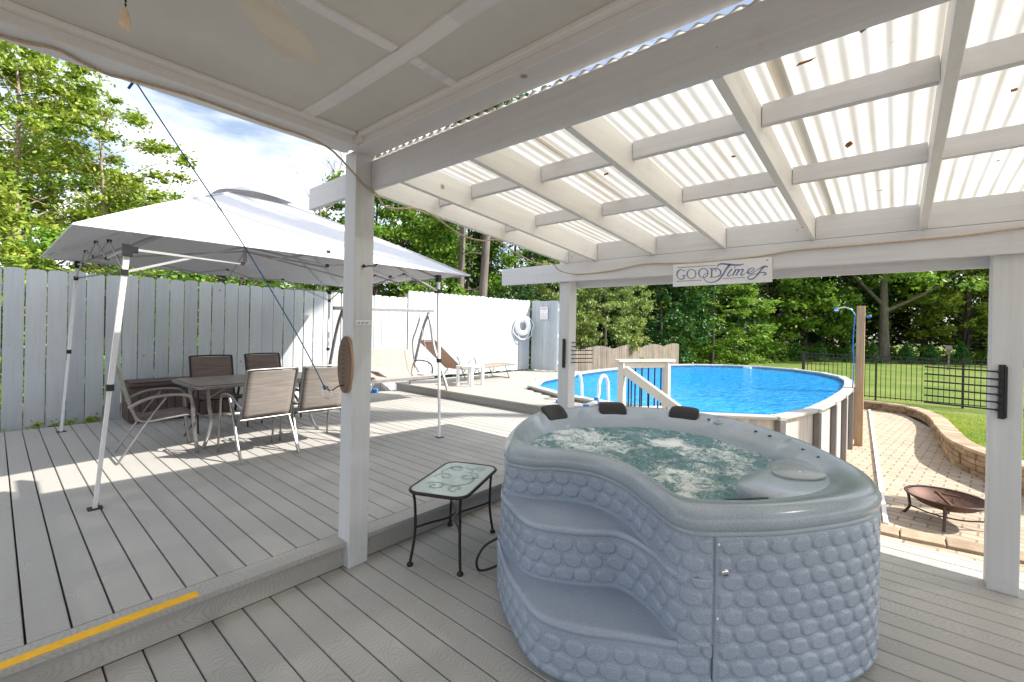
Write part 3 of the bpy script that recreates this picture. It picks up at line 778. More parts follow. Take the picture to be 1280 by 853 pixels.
mb=MB(); pp=[(.44,2.79,2.735),(.60,2.78,2.49),(.90,2.75,2.03),(1.2,2.715,1.51),(1.355,2.70,1.205)]
mb.tube(smooth_path(pp,8),.0033,6); mb.tube([(.44,2.79,2.735),(.435,2.785,2.76),(.44,2.80,2.775)],.008,6); mb.tube([(.425,2.785,2.745),(.405,2.78,2.70)],.006,6); mb.tube([(1.35,2.70,1.215),(1.362,2.70,1.193)],.010,8)
tag(mb.build('blue_rope',M['blue_rope']),'taut blue rope running from the porch edge down to the ring','rope')

# ---- ceiling fan
fan=empty('ceiling_fan',(.15,1.09,2.5),0,'ceiling fan with pale wooden blades under the porch ceiling','ceiling fan')
mb=MB(); mb.lathe([(0,2.38),(.07,2.385),(.11,2.43),(.12,2.50),(.10,2.58),(.04,2.61),(.025,2.62),(.025,2.74),(.06,2.76),(.07,2.80)],(.15,1.09,0),28); mb.build('motor',M['white_metal'],fan)
for k in range(5):
    a=R(41.5+72*k); d=Vector((math.cos(a),math.sin(a),0)); n=Vector((-d.y,d.x,0))
    c=Vector((.15,1.09,2.5)); out=[]
    prof=[(.16,.05),(.25,.058),(.45,.066),(.60,.07),(.69,.072),(.70,.068)]
    pts=[c+d*r+n*w+Vector((0,0,.010)) for r,w in prof]+[c+d*r-n*w-Vector((0,0,.010)) for r,w in reversed(prof)]
    mb=MB(); mb.prism(pts,(0,0,0),(0,0,.007)); b=mb.build('blade',M['fanblade'],fan)
    mb=MB(); mb.bar(c+d*.08,c+d*.22,.03,.008); mb.build('blade_iron',M['iron'],b)
mb=MB(); cx,cy=.152,1.088
zz=2.40
while zz>2.18: mb.lathe([(0,zz+.0030),(.0017,zz+.0015),(.0022,zz),(.0017,zz-.0015),(0,zz-.0030)],(cx,cy,0),8); zz-=.0068
mb.tube([(cx,cy,2.41),(cx,cy,2.175)],.0009,6); ch=mb.build('pull_chain',M['iron'],fan)
mb=MB(); mb.lathe([(0,2.178),(.003,2.176),(.0055,2.166),(.0088,2.153),(.0095,2.148),(.0075,2.140),(0,2.136)],(cx,cy,0),20); mb.build('pendant',M['shell'],ch)

# ------------------------------------------------------------------ HOT TUB
L0=[(2.13,1.90),(1.90,1.66),(1.755,1.44),(1.665,1.24),(1.70,1.05),(1.82,.85),(1.925,.66),(2.09,.46),(2.31,.28),(2.66,.09),(2.98,.07),(3.36,.22),(3.92,.65),(4.26,1.16),(4.28,1.65),(4.01,2.12),(3.62,2.36),(3.22,2.43),(2.60,2.19)]
L1=list(L0); L1[0]=(2.14,1.89); L1[1]=(1.985,1.69); L1[2]=(1.885,1.46); L1[3]=(1.975,1.235); L1[4]=(2.10,1.06); L1[5]=(2.045,.87); L1[6]=(1.925,.665)
L2=list(L0); L2[0]=(2.16,1.88); L2[1]=(2.135,1.68); L2[2]=(2.25,1.52); L2[3]=(2.305,1.32); L2[4]=(2.235,1.10); L2[5]=(2.075,.89); L2[6]=(1.93,.67)
LW=[(2.60,1.95),(2.60,1.80),(2.68,1.64),(2.69,1.44),(2.60,1.20),(2.46,1.01),(2.35,.84),(2.40,.68),(2.57,.53),(2.82,.40),(3.06,.36),(3.3,.45),(3.66,.74),(3.92,1.2),(3.95,1.6),(3.68,1.98),(3.36,2.19),(3.05,2.22),(2.76,2.13)]
NT_=1320
ts=np.linspace(0,19,NT_,endpoint=False)
C0,C1,C2,CW=[cat_rom(p,ts) for p in (L0,L1,L2,LW)]
def nrm2(C):
    t=np.roll(C,-2,0)-np.roll(C,2,0); t/=np.linalg.norm(t,axis=1)[:,None]; return np.stack([t[:,1],-t[:,0]],1)
ctr=C0.mean(0)
def outn(C):
    n=nrm2(C); s=np.sign(((C-ctr)*n).sum(1).mean()); return n*s
def arcs(C):
    d=np.linalg.norm(np.diff(np.vstack([C,C[:1]]),axis=0),axis=1); return np.r_[0,np.cumsum(d)[:-1]],d.sum()
hsh=lambda a,b:((np.sin(a*127.1+b*311.7)*43758.5453)%1+1)%1
def pebbles(s,z,total,pz=.0735,ps=.106,mask_top=None):
    rown=np.floor(z/pz); row0=rown
    best=np.full(s.shape,9.)
    nper=max(1,round(total/ps)); ps=total/nper
    for dr in (-1,0,1):
        r=row0+dr
        for dc in (-1,0,1):
            off=.5*(r%2)
            c=np.floor(s/ps-off)+dc
            cc=np.mod(c,nper)
            sc=(c+off+.5+.12*(hsh(cc,r)-.5))*ps; zc=(r+.5+.07*(hsh(cc+7,r)-.5))*pz
            a=ps*(.437+.05*(hsh(cc+3,r)-.5)); b=pz*(.437+.05*(hsh(cc+5,r+2)-.5))
            th=.35*(hsh(cc+11,r)-.5); du=s-sc; dz=z-zc
            u=(du*np.cos(th)+dz*np.sin(th))/a; w=(-du*np.sin(th)+dz*np.cos(th))/b
            q=np.abs(u)**2.3+np.abs(w)**2.3
            best=np.minimum(best,q)
    inside=np.clip((1.0-best)*3.0,0,1)
    return .0108*np.sqrt(inside*(2-inside))*(1-.12*np.clip(best,0,1))
tub=empty('hot_tub',(3.0,1.25,0),0,'grey speckled oval hot tub with pebble pattern sides and moulded steps, full of bubbling water','hot tub')
# ring schedule: list of (z, curveA, curveB, blend, outward offset, pebble amount)
step_w=np.clip(np.minimum(ts/.6,(6.2-ts)/.6),0,1)    # 1 in the step zone
rings=[]
def ring(z,A,B,f,off,pb): rings.append((z,A,B,f,off,pb))
zs=np.arange(0.0,.25,.0055)
for z in zs: ring(z,C0,C0,0,-.03*max(0,(.05-z)/.05)**2,1 if .035<z<.225 else 0)
for k,(z,o) in enumerate([(.252,.004),(.260,.010),(.270,.011),(.279,.006),(.283,-.004)]): ring(z,C0,C0,0,o,0)
for f in (.08,.2,.4,.6,.8,.94,1.): ring(.285-.006*math.sin(PI*min(f,1)),C0,C1,f,-.004*(1-f),0)
for z in np.arange(.292,.535,.0055): ring(z,C1,C1,0,0,1 if .305<z<.515 else 0)
for k,(z,o) in enumerate([(.537,.004),(.545,.010),(.554,.011),(.563,.006),(.566,-.004)]): ring(z,C1,C1,0,o,0)
for f in (.08,.2,.4,.6,.8,.94,1.): ring(.568-.006*math.sin(PI*min(f,1)),C1,C2,f,-.004*(1-f),0)
for z in np.arange(.575,.762,.0055): ring(z,C2,C2,0,0,1 if .585<z<.725 else 0)
pan=(ts>6.45)&(ts<10.6)
P=np.zeros((NT_,len(rings),3)); 
for k,(z,A,B,f,off,pb) in enumerate(rings):
    C=A*(1-f)+B*f; n=outn(C)
    s,tot=arcs(C)
    lipk = off>0
    o=np.full(NT_,float(off))
    if off>0.0: o=o*step_w            # the moulded step noses exist only along the steps
    h=np.zeros(NT_)
    # pebbles: non-step zone ignores the tread gaps
    hz=pebbles(s,np.full(NT_,z),tot)
    wgt=np.where(step_w>.5,pb,1.0 if (.03<z<.73) else 0.)
    h=hz*wgt
    h=np.where(pan,-.004,h)
    C=C+n*(o+h)[:,None]
    P[:,k,0]=C[:,0];P[:,k,1]=C[:,1];P[:,k,2]=z
link('cabinet',grid_mesh('cabinet',P,closed_u=True),M['tub'],tub)
# access panel
ii=np.where((ts>6.5)&(ts<10.55))[0]
zz=np.arange(.03,.742,.0055); n=outn(C2); s,tot=arcs(C2)
Pp=np.zeros((len(ii),len(zz),3))
s0,s1=s[ii[0]],s[ii[-1]]
for k,z in enumerate(zz):
    e=np.minimum.reduce([s[ii]-s0,s1-s[ii],np.full(len(ii),z-.03),np.full(len(ii),.742-z)])
    bord=np.clip((e-.012)/.008,0,1)
    h=pebbles(s[ii],np.full(len(ii),z),tot)*bord
    h=h+.006*np.clip(e/.004,0,1)-.001
    Cc=C2[ii]+n[ii]*h[:,None]
    Pp[:,k,0]=Cc[:,0];Pp[:,k,1]=Cc[:,1];Pp[:,k,2]=z
pnl=link('access_panel',grid_mesh('access_panel',Pp),M['tub'],tub)
i0=ii[6]+2
for z in (.09,.4,.71):
    for i in (ii[3],ii[-4]):
        mb=MB(); c=C2[i]+n[i]*.006; mb.lathe([(0,.002),(.005,.0015),(.006,0)],(c[0],c[1],z),10,Matrix.Rotation(math.atan2(n[i][1],n[i][0]),4,'Z')@Matrix.Rotation(PI/2,4,'Y')); mb.build('screw',M['plastic_w'],pnl)
i=ii[0]+9; c=C2[i]+n[i]*.008
Mx=Matrix.Rotation(math.atan2(n[i][1],n[i][0]),4,'Z')@Matrix.Rotation(PI/2,4,'Y')
mb=MB(); mb.lathe([(0,.012),(.012,.011),(.017,.007),(.018,0)],(c[0],c[1],.595),18,Mx); mb.build('badge',M['chrome'],pnl)
mb=MB()
for dz in (-.006,0,.006): mb.bar((c[0]+n[i][0]*.012-n[i][1]*.009,c[1]+n[i][1]*.012+n[i][0]*.009,.595+dz),(c[0]+n[i][0]*.012+n[i][1]*.009,c[1]+n[i][1]*.012-n[i][0]*.009,.595+dz),.002,.002)
mb.build('badge_marks',M['black'],pnl)
# rim shell
prof=[(0,0,.738),(0,.006,.740),(0,.010,.746),(0,.010,.756),(0,.006,.760),(0,.006,.763),(0,.013,.768),(0,.017,.778),(0,.018,.792),(0,.016,.808),(0,.008,.826),(0,-.006,.840),(0,-.022,.848)]
P=[]
n2=outn(C2); nw=outn(CW)
for (f,o,z) in prof:
    C=C2+n2*o; P.append(np.c_[C,np.full(NT_,z)])
width=np.linalg.norm(C2-CW,axis=1)
# sculpted inner slope with neck recesses along the far side
for f,z in [(.12,.852),(.2,.850),(.28,.845),(.36,.838),(.46,.826),(.56,.810),(.66,.792),(.76,.770),(.86,.745),(.93,.72),(1.0,.69),(1.03,.62),(1.06,.50)]:
    C=C2*(1-f)+CW*f
    far=np.clip(np.minimum((ts-11.)/.5,(18.3-ts)/.5),0,1)
    rec=np.zeros(NT_)
    for tc in (11.6,12.9,14.2,15.55,16.9):
        rec+=np.exp(-((ts-tc)/.16)**4)
    dz=-.010*far*math.exp(-((f-.5)/.22)**2)*(1-np.clip(rec,0,1)) 
    dz+= .006*np.clip(rec,0,1)*far*math.exp(-((f-.45)/.25)**2)
    P.append(np.c_[C,z+dz])
P=np.stack(P,1)
link('rim',grid_mesh('rim',P,closed_u=True),M['tub_in'],tub)
# water
fr=np.linspace(1.03,0,46); cw=CW.mean(0); rs=[]
for f in fr:
    C=cw+(CW-cw)*f
    rs.append(np.c_[C,np.full(NT_,.712)])
W=np.stack(rs,1)[::3]
for a in range(W.shape[0]):
    for b in range(W.shape[1]):
        x,y,z=W[a,b]; v=mnoise.turbulence(Vector((x*5,y*5,3.)),4,False,noise_basis='PERLIN_ORIGINAL')
        w=mnoise.noise(Vector((x*2.2,y*2.2,9.))); v2=mnoise.noise(Vector((x*26,y*26,1.)))
        W[a,b,2]=z+(v-.4)*.030*(1 if b>2 else .2)+.010*w+.005*v2
link('water',grid_mesh('water',W,closed_u=True),M['spa_water'],tub)
# pillows
def near_t(x,y,C=None):
    C=(C2+CW)/2 if C is None else C
    return int(np.argmin(((C-np.array([x,y]))**2).sum(1)))
for (x,y) in ((3.30,2.27),(3.84,2.03),(4.09,1.47)):
    i=near_t(x,y); c=C2[i]*.62+CW[i]*.38; n=outn(C2)[i]; t=np.array([-n[1],n[0]])
    Pm=np.zeros((25,17,3))
    for a,u in enumerate(np.linspace(-1,1,25)):
        for b,ph in enumerate(np.linspace(0,2*PI,17)):
            e=(1-abs(u)**6)**(1/3.) if abs(u)<1 else 0
            r1=.066*e; r2=.030*e
            bend=-.018*u*u
            q=c+t*(u*.135)+n*(bend+r1*math.cos(ph)); zq=.838+r2*math.sin(ph)-.78*(r1*-math.cos(ph))+.002*math.sin(u*30)
            Pm[a,b]=(q[0],q[1],zq)
    link('pillow',grid_mesh('pillow',Pm),M['pillow'],tub)
# equipment cover corner with round lid
blob=[(2.60,.62),(2.78,.66),(2.93,.63),(3.05,.585),(3.22,.60),(3.42,.52),(3.40,.36),(3.2,.20),(2.9,.16),(2.66,.22),(2.52,.40)]
bl=np.array(smooth_path(blob,6,True)); bc=bl.mean(0); P=[]
for (sc,z) in [(1.0,.55),(1.0,.74),(.995,.765),(.97,.780),(.92,.786),(.6,.789),(.3,.79),(.0,.79)]: P.append(np.c_[bc+(bl-bc)*sc,np.full(len(bl),z)])
link('equipment_corner',grid_mesh('equipment_corner',np.stack(P,1),closed_u=True),M['tub_in'],tub)
mb=MB(); lidM=Matrix.Rotation(R(-35),4,'Z')@Matrix.Diagonal((1.25,.85,1,1))
mb.lathe([(.118,.786),(.124,.790),(.124,.800),(.120,.804),(.03,.806),(0,.806)],(3.03,.41,0),36,lidM); lid=mb.build('filter_lid',M['grey_plastic'],tub)
mb=MB(); mb.lathe([(.012,.806),(.012,.810),(0,.811)],(3.03,.41,0),14); mb.build('lid_knob',M['chrome'],lid)
i=int(np.argmin(((C2*.35+CW*.65-np.array([2.44,.60]))**2).sum(1))); c=C2[i]*.30+CW[i]*.70; n_=outn(C2)[i]
mb=MB(); mb.box((-.10,-.028,-.008),(.10,.028,.010),Matrix.Translation((c[0],c[1],.790))@Matrix.Rotation(math.atan2(n_[1],n_[0])-PI/2,4,'Z')@Matrix.Rotation(R(22),4,'X')); mb.build('control_pad',M['plastic_b'],tub,bevel=.005)
mb=MB(); 
for (x,y) in ((4.06,1.14),):
    i=near_t(x,y); c=C2[i]*.55+CW[i]*.45; mb.lathe([(.05,.812),(.05,.826),(.04,.834),(.028,.832),(.026,.840),(.02,.846),(0,.847)],(c[0],c[1],0),24)
mb.build('diverter_knob',M['grey_plastic'],tub)
for (tc,f) in ((12.3,.42),(12.05,.42),(11.45,.42),(11.15,.42),(13.15,.42)):
    i=int(tc/19*NT_); c=C2[i]*(1-f)+CW[i]*f; mb=MB(); mb.lathe([(.012,.820),(.012,.830),(.006,.831),(0,.826)],(c[0],c[1],0),14); mb.build('jet',M['plastic_b'],tub)
mb=MB(); mb.tube(smooth_path([(2.16,1.93,.06),(2.10,1.99,.03),(2.06,2.02,.04),(2.05,2.02,.11),(2.09,1.99,.19),(2.15,1.93,.24)],6),.008,8); mb.build('power_cable',M['black'],tub)

# ------------------------------------------------------------------ SIDE TABLE
st=empty('side_table',(2.2,2.40,0),R(24),'small glass topped side table with black iron legs beside the hot tub','side table')
def rrect(w,d,r,n=6):
    pts=[]
    for (cx,cy,a0) in ((w/2-r,d/2-r,0),(-w/2+r,d/2-r,90),(-w/2+r,-d/2+r,180),(w/2-r,-d/2+r,270)):
        for k in range(n+1): a=R(a0+90*k/n); pts.append((cx+r*math.cos(a),cy+r*math.sin(a)))
    return pts
rr=rrect(.70,.42,.09)
mb=MB(); mb.tube([(x,y,.50) for x,y in rr],.0115,10,closed=True); mb.build('top_frame',M['iron'],st,world=False)
gl=MB(); gl.prism([(x*.975,y*.97,0) for x,y in rr],(0,0,.501),(0,0,.507)); g=gl.build('glass_top',M['glass'],st,world=False)
mb=MB()
def spiral(cx,cy,r0,r1,a0,a1,n=40): return [(cx+(r0+(r1-r0)*k/n)*math.cos(R(a0+(a1-a0)*k/n)),cy+(r0+(r1-r0)*k/n)*math.sin(R(a0+(a1-a0)*k/n))) for k in range(n+1)]
for (cx,cy,r0,r1,a0,a1) in ((-.2,.07,.015,.075,0,430),(-.2,-.09,.012,.06,180,560),(0,.09,.012,.07,90,480),(.05,-.07,.015,.095,20,380),(.22,.08,.012,.065,200,600),(.23,-.10,.012,.05,90,470),(-.05,0,.10,.16,160,330),(.13,.02,.09,.14,-60,120)):
    sp=spiral(cx,cy,r0,r1,a0,a1)
    for i in range(len(sp)-1):
        a=Vector((*sp[i],0));b=Vector((*sp[i+1],0));d=(b-a).normalized();nn=Vector((-d.y,d.x,0))*.0075
        if all(abs(p.x)<.33 and abs(p.y)<.195 for p in (a,b)):
            mb.face([a+nn+V(0,0,.5085),b+nn+V(0,0,.5085),b-nn+V(0,0,.5085),a-nn+V(0,0,.5085)])
mb.build('scroll_pattern',M['glass_dark'],g,world=False)
for sx in (-1,1):
    for sy in (-1,1):
        x,y=sx*.30,sy*.165
        mb=MB(); mb.tube(smooth_path([(x*1.04,y*1.05,.495),(x*1.0,y*1.0,.43),(x*.97,y*.98,.30),(x*.98,y*1.0,.17),(x*1.06,y*1.10,.02)],6),.0095,10)
        lg=mb.build('leg',M['iron'],st,world=False)
        mb=MB(); mb.lathe([(0,.0),(.02,.0),(.022,.008),(.018,.018),(.008,.024)],(x*1.06,y*1.10,0),14); mb.build('foot_cap',M['iron'],lg,world=False)
for sy in (-1,1):
    mb=MB(); mb.tube(smooth_path([(-.29,sy*.163,.245),(-.18,sy*.10,.243),(-.08,sy*.035,.24),(0,sy*.013,.24),(.08,sy*.035,.24),(.18,sy*.10,.243),(.29,sy*.163,.245)],6),.0075,8); mb.build('stretcher',M['iron'],st,world=False)

# ------------------------------------------------------------------ FENCES (white)
def board_fence(name,p0,p1,z0,z1,bw,gap,mat,label,group=None,normal_side=1,th=.018,arch=False,zslope=0,topvar=.012,postside=1):
    p0=np.array(p0,float);p1=np.array(p1,float);Ld=np.linalg.norm(p1-p0);t=(p1-p0)/Ld;n=np.array([t[1],-t[0]])*normal_side
    e=empty(name,(p0[0],p0[1],z0),0,label,'fence',group)
    bs=MB(); s=0
    fr_=random.Random(int(p0[0]*100)+5)
    while s<Ld-.02:
        w=min(bw*fr_.uniform(.93,1.05),Ld-s); a=p0+t*s;b=p0+t*(s+w-gap*fr_.uniform(.5,1.6)); zt=z1+fr_.uniform(-topvar,topvar)+zslope*(s/Ld)
        if arch: zt+=.13*math.sin(PI*((s%2.4)/2.4))
        zb=z0+fr_.uniform(-.015,.015); c=min(.035,w*.25); lean=fr_.uniform(-.004,.004); o=fr_.uniform(-.003,.003)
        q=lambda f,z:(a[0]+(b[0]-a[0])*f+n[0]*o+t[0]*lean*(z>1),a[1]+(b[1]-a[1])*f+n[1]*o+t[1]*lean*(z>1),z)
        cf=c/w
        poly=[q(0,zb),q(1,zb),q(1,zt-c),q(1-cf*.35,zt-c*.4),q(1-cf,zt-.004),q(.5,zt),q(cf,zt-.004),q(cf*.35,zt-c*.4),q(0,zt-c)]
        bs.prism(poly,(0,0,0),(-n[0]*th,-n[1]*th,0))
        s+=w
    bs.build('boards',mat,e)
    for zz in (z0+.25,(z0+z1)/2,z1-.28):
        mb=MB(); a=p0-n*.045;b=p1-n*.045; mb.bar((a[0],a[1],zz),(b[0],b[1],zz),.04,.09); mb.build('rail',mat,e)
    k=max(1,int(Ld/2.4))
    for i in range(k+1):
        a=p0+t*min(Ld-.05,max(.05,Ld*i/k))-n*.115; mb=MB(); mb.box((a[0]-.045,a[1]-.045,z0-.3),(a[0]+.045,a[1]+.045,z1-.08)); mb.build('post',mat,e)
    return e
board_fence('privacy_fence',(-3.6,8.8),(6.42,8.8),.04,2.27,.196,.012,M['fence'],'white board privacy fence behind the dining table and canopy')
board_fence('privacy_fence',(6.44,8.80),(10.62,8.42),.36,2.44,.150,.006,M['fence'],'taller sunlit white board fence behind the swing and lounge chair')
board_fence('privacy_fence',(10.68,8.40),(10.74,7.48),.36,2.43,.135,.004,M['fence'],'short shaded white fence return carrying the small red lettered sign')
fo=board_fence('scalloped_fence',(10.9,8.35),(22.5,8.25),-.85,.87,.15,.014,M['fence_old'],'weathered brown wooden fence with a scalloped top beyond the pool',arch=True)
# pool rules sign
ps=empty('pool_rules_sign',(10.67,7.93,1.8),0,'small white notice with red lettering on the shaded fence return','sign')
mb=MB(); mb.box((10.668,7.80,1.87),(10.680,8.08,2.24)); mb.build('panel',M['plastic_w'],ps)
mb=MB(); 
for i in range(7): 
    y=8.045-i*.031; mb.box((10.6665,y-.022,2.165),(10.6682,y,2.20))
mb.build('heading',M['red_ink'],ps)
mb=MB(); lr=random.Random(3)
for k,z in enumerate((2.10,2.05,2.02,1.99,1.95,1.92,1.895)):
    y=8.05 if k>1 else 7.97
    while y>(7.83 if k>1 else 7.93):
        w=lr.uniform(.02,.045); mb.box((10.6665,y-w,z),(10.6682,y,z+.013)); y-=w+.012
mb.build('text_lines',M['pink_ink'],ps)
# life ring and rope on the fence
lr_=empty('life_ring',(10.19,8.38,1.65),0,'white life ring with looped rope hanging on the sunlit fence','life ring')
mb=MB(); c=Vector((10.19,8.35,1.66)); tt=Vector((.996,-.09,0)); 
tt=Vector((.93,-.36,0)).normalized()
mb.tube([c+tt*(.20*math.cos(a))+V(0,0,.215*math.sin(a)) for a in np.linspace(0,2*PI,40,endpoint=False)],.075,14,closed=True); mb.build('ring',M['plastic_w'],lr_)
mb=MB(); mb.tube([c+tt*((.29+.02*math.sin(4*a))*math.cos(a)-.04)+V(0,-.02,(.29+.03*math.sin(3*a))*math.sin(a)-.08) for a in np.linspace(0,2*PI,60,endpoint=False)],.012,6,closed=True)
mb.tube([c+tt*((.27+.04*math.sin(5*a))*math.cos(a)+.06)+V(0,-.03,(.33+.03*math.sin(2*a))*math.sin(a)-.06) for a in np.linspace(0,2*PI,60,endpoint=False)],.010,6,closed=True)
mb.build('rope_loops',M['plastic_w'],lr_)

# ------------------------------------------------------------------ CANOPY
can=empty('pop_up_canopy',(2.2,6.1,ZM),0,'white pop up canopy tent tilted over the dining table','canopy')
FL=V(.33,4.06,2.215);FR_=V(4.24,4.42,2.30);BR=V(4.42,8.25,2.34);BL=V(.37,8.02,2.35)
PK=V(2.05,6.20,3.27); corners=[FL,FR_,BR,BL]
def bez(a,b,c,f): return a*(1-f)**2+b*(2*f*(1-f))+c*f*f
nn_=24; me_all=MB()
for k in range(4):
    A=corners[k];B=corners[(k+1)%4]
    P=np.zeros((nn_+1,nn_+1,3))
    for i in range(nn_+1):
        f=i/nn_
        for j in range(nn_+1):
            g=j/nn_                      # along edge
            e=A.lerp(B,g)+V(0,0,.0)
            # sag between ridges (hips) and along
            p=e.lerp(PK,f*.86)
            ridge=abs(2*g-1)
            p.z+=.02*math.sin(PI*f)*(ridge**3) - .045*math.sin(PI*f)*(1-ridge**2)
            p.z+=.008*math.sin(g*23+f*5)*(1-f)
            P[i,j]=p
    o=grid_mesh('c',P)
    vs=[v.co.copy() for v in o.vertices]; fs=[tuple(p.vertices) for p in o.polygons]; me_all.add(vs,fs,True); bpy.data.meshes.remove(o)
    # small valance edge
    mbv=[]
cov=me_all.build('cover',M['canopy'],can,fixn=True)
bm=bmesh.new(); bm.from_mesh(cov.data); bmesh.ops.remove_doubles(bm,verts=bm.verts,dist=.0005); bm.to_mesh(cov.data); bm.free()
sm=cov.modifiers.new('th','SOLIDIFY'); sm.thickness=.003
for k in range(4):
    mb=MB(); mb.tube([corners[k].lerp(PK,f*.86)+V(0,0,.02*math.sin(PI*f)+.004) for f in np.linspace(0,1,13)],.006,6); mb.build('seam',M['canopy'],cov)
    mb=MB(); A=corners[k];B=corners[(k+1)%4]; mb.tube([A,A.lerp(B,.5),B],.007,6); mb.build('hem',M['canopy'],cov)
# vent roof
mb=MB(); PK2=PK+V(-.02,.1,.05)
for k in range(4):
    A=corners[k].lerp(PK,.80)+V(0,0,.055);B=corners[(k+1)%4].lerp(PK,.80)+V(0,0,.055)
    for i in range(8):
        f0,f1=i/8,(i+1)/8
        for j in range(8):
            g0,g1=j/8,(j+1)/8
            q=lambda f,g: A.lerp(B,g).lerp(PK2,f)+V(0,0,.04*math.sin(PI*g)*(1-f))
            mb.face([q(f0,g0),q(f0,g1),q(f1,g1),q(f1,g0)],True)
vt=mb.build('vent_cover',M['canopy'],can)
tops=[V(.62,4.18,2.11),V(3.77,4.52,2.23),V(4.0,7.85,2.20),V(.68,7.79,2.29)]
feet=[V(.52,4.57,ZM),V(3.77,4.44,ZM),V(4.02,7.92,ZM),V(.58,7.99,ZM)]
for a,b in zip(tops,feet):
    d=(b-a); mid=a.lerp(b,.52)
    mb=MB(); mb.bar(a,mid,.034,.034,(1,0,0)); mb.bar(mid,b,.026,.026,(1,0,0)); lg=mb.build('leg',M['white_metal'],can,bevel=.002)
    mb=MB(); mb.cbox(a-V(0,0,.01),(.055,.055,.09)); mb.cbox(a+V(.04 if a.x<2 else -.04,0,0),(.04,.03,.05)); mb.build('bracket',M['black'],lg,bevel=.003)
    mb=MB(); mb.cbox(mid,(.045,.045,.05)); mb.build('clamp',M['black'],lg,bevel=.003)
    mb=MB(); mb.cbox(a.lerp(b,.085),(.042,.042,.05)); mb.build('slider',M['black'],lg,bevel=.003)
    mb=MB(); mb.cbox(b+V(0,0,.004),(.085,.085,.006)); mb.build('foot_plate',M['iron'],lg)
for k in range(4):
    a,b=tops[k],tops[(k+1)%4]; la,lb=a.lerp(feet[k],.085),b.lerp(feet[(k+1)%4],.085)
    n=4
    up=[a.lerp(b,i/n)+V(0,0,.16*math.sin(PI*i/n)) for i in range(n+1)]; lo=[la.lerp(lb,i/n)+V(0,0,.19*math.sin(PI*i/n)) for i in range(n+1)]
    mb=MB()
    for i in range(n):
        mb.bar(up[i],lo[i+1],.009,.017); mb.bar(lo[i],up[i+1],.009,.017)
    tr=mb.build('truss',M['truss'],can)
    for i in range(1,n):
        for q_ in (up[i],lo[i]): mb=MB(); mb.cbox(q_,(.03,.03,.026)); mb.build('joint',M['black'],tr)
mb=MB(); cc=PK-V(0,0,.18); mb.bar(cc,cc-V(0,0,.75),.03,.03)
for k in range(4):
    m_=tops[k].lerp(tops[(k+1)%4],.5); mb.bar(cc-V(0,0,.6),m_,.010,.02); 
    mb.bar(tops[k],tops[k].lerp(cc,.98),.012,.022)
mb.build('centre_pole',M['truss'],can)

# ------------------------------------------------------------------ DINING SET
dt=empty('dining_table',(2.23,6.32,ZM),0,'rectangular patio dining table with brown tiled top under the canopy','table')
mb=MB(); poly=[(x,y,0) for x,y in rrect(1.58,1.02,.10)]; mb.prism(poly,(0,0,.675),(0,0,.705)); mb.build('frame',M['alu'],dt,world=False,bevel=.006)
mb=MB(); mb.prism([(x,y,0) for x,y in rrect(1.50,.94,.07)],(0,0,.706),(0,0,.716)); mb.build('tile_top',M['tiles'],dt,world=False,bevel=.003)
for sx in (-1,1):
    for sy in (-1,1):
        mb=MB(); P_=smooth_path([(sx*.62,sy*.36,.675),(sx*.60,sy*.35,.45),(sx*.57,sy*.33,.30),(sx*.60,sy*.35,.14),(sx*.66,sy*.40,.0)],6)
        mb.tube(P_,.020,8); mb.build('leg',M['alu'],dt,world=False); mb=MB(); mb.tube([(sx*.62,sy*.36,.55),(sx*.40,sy*.30,.67)],.012,8); mb.build('brace',M['alu'],dt,world=False)
mb=MB(); mb.tube([(-.58,-.34,.30),(-.58,.34,.30)],.012); mb.tube([(.58,-.34,.30),(.58,.34,.30)],.012); mb.tube([(-.58,0,.30),(.58,0,.30)],.012); mb.build('stretcher',M['alu'],dt,world=False)
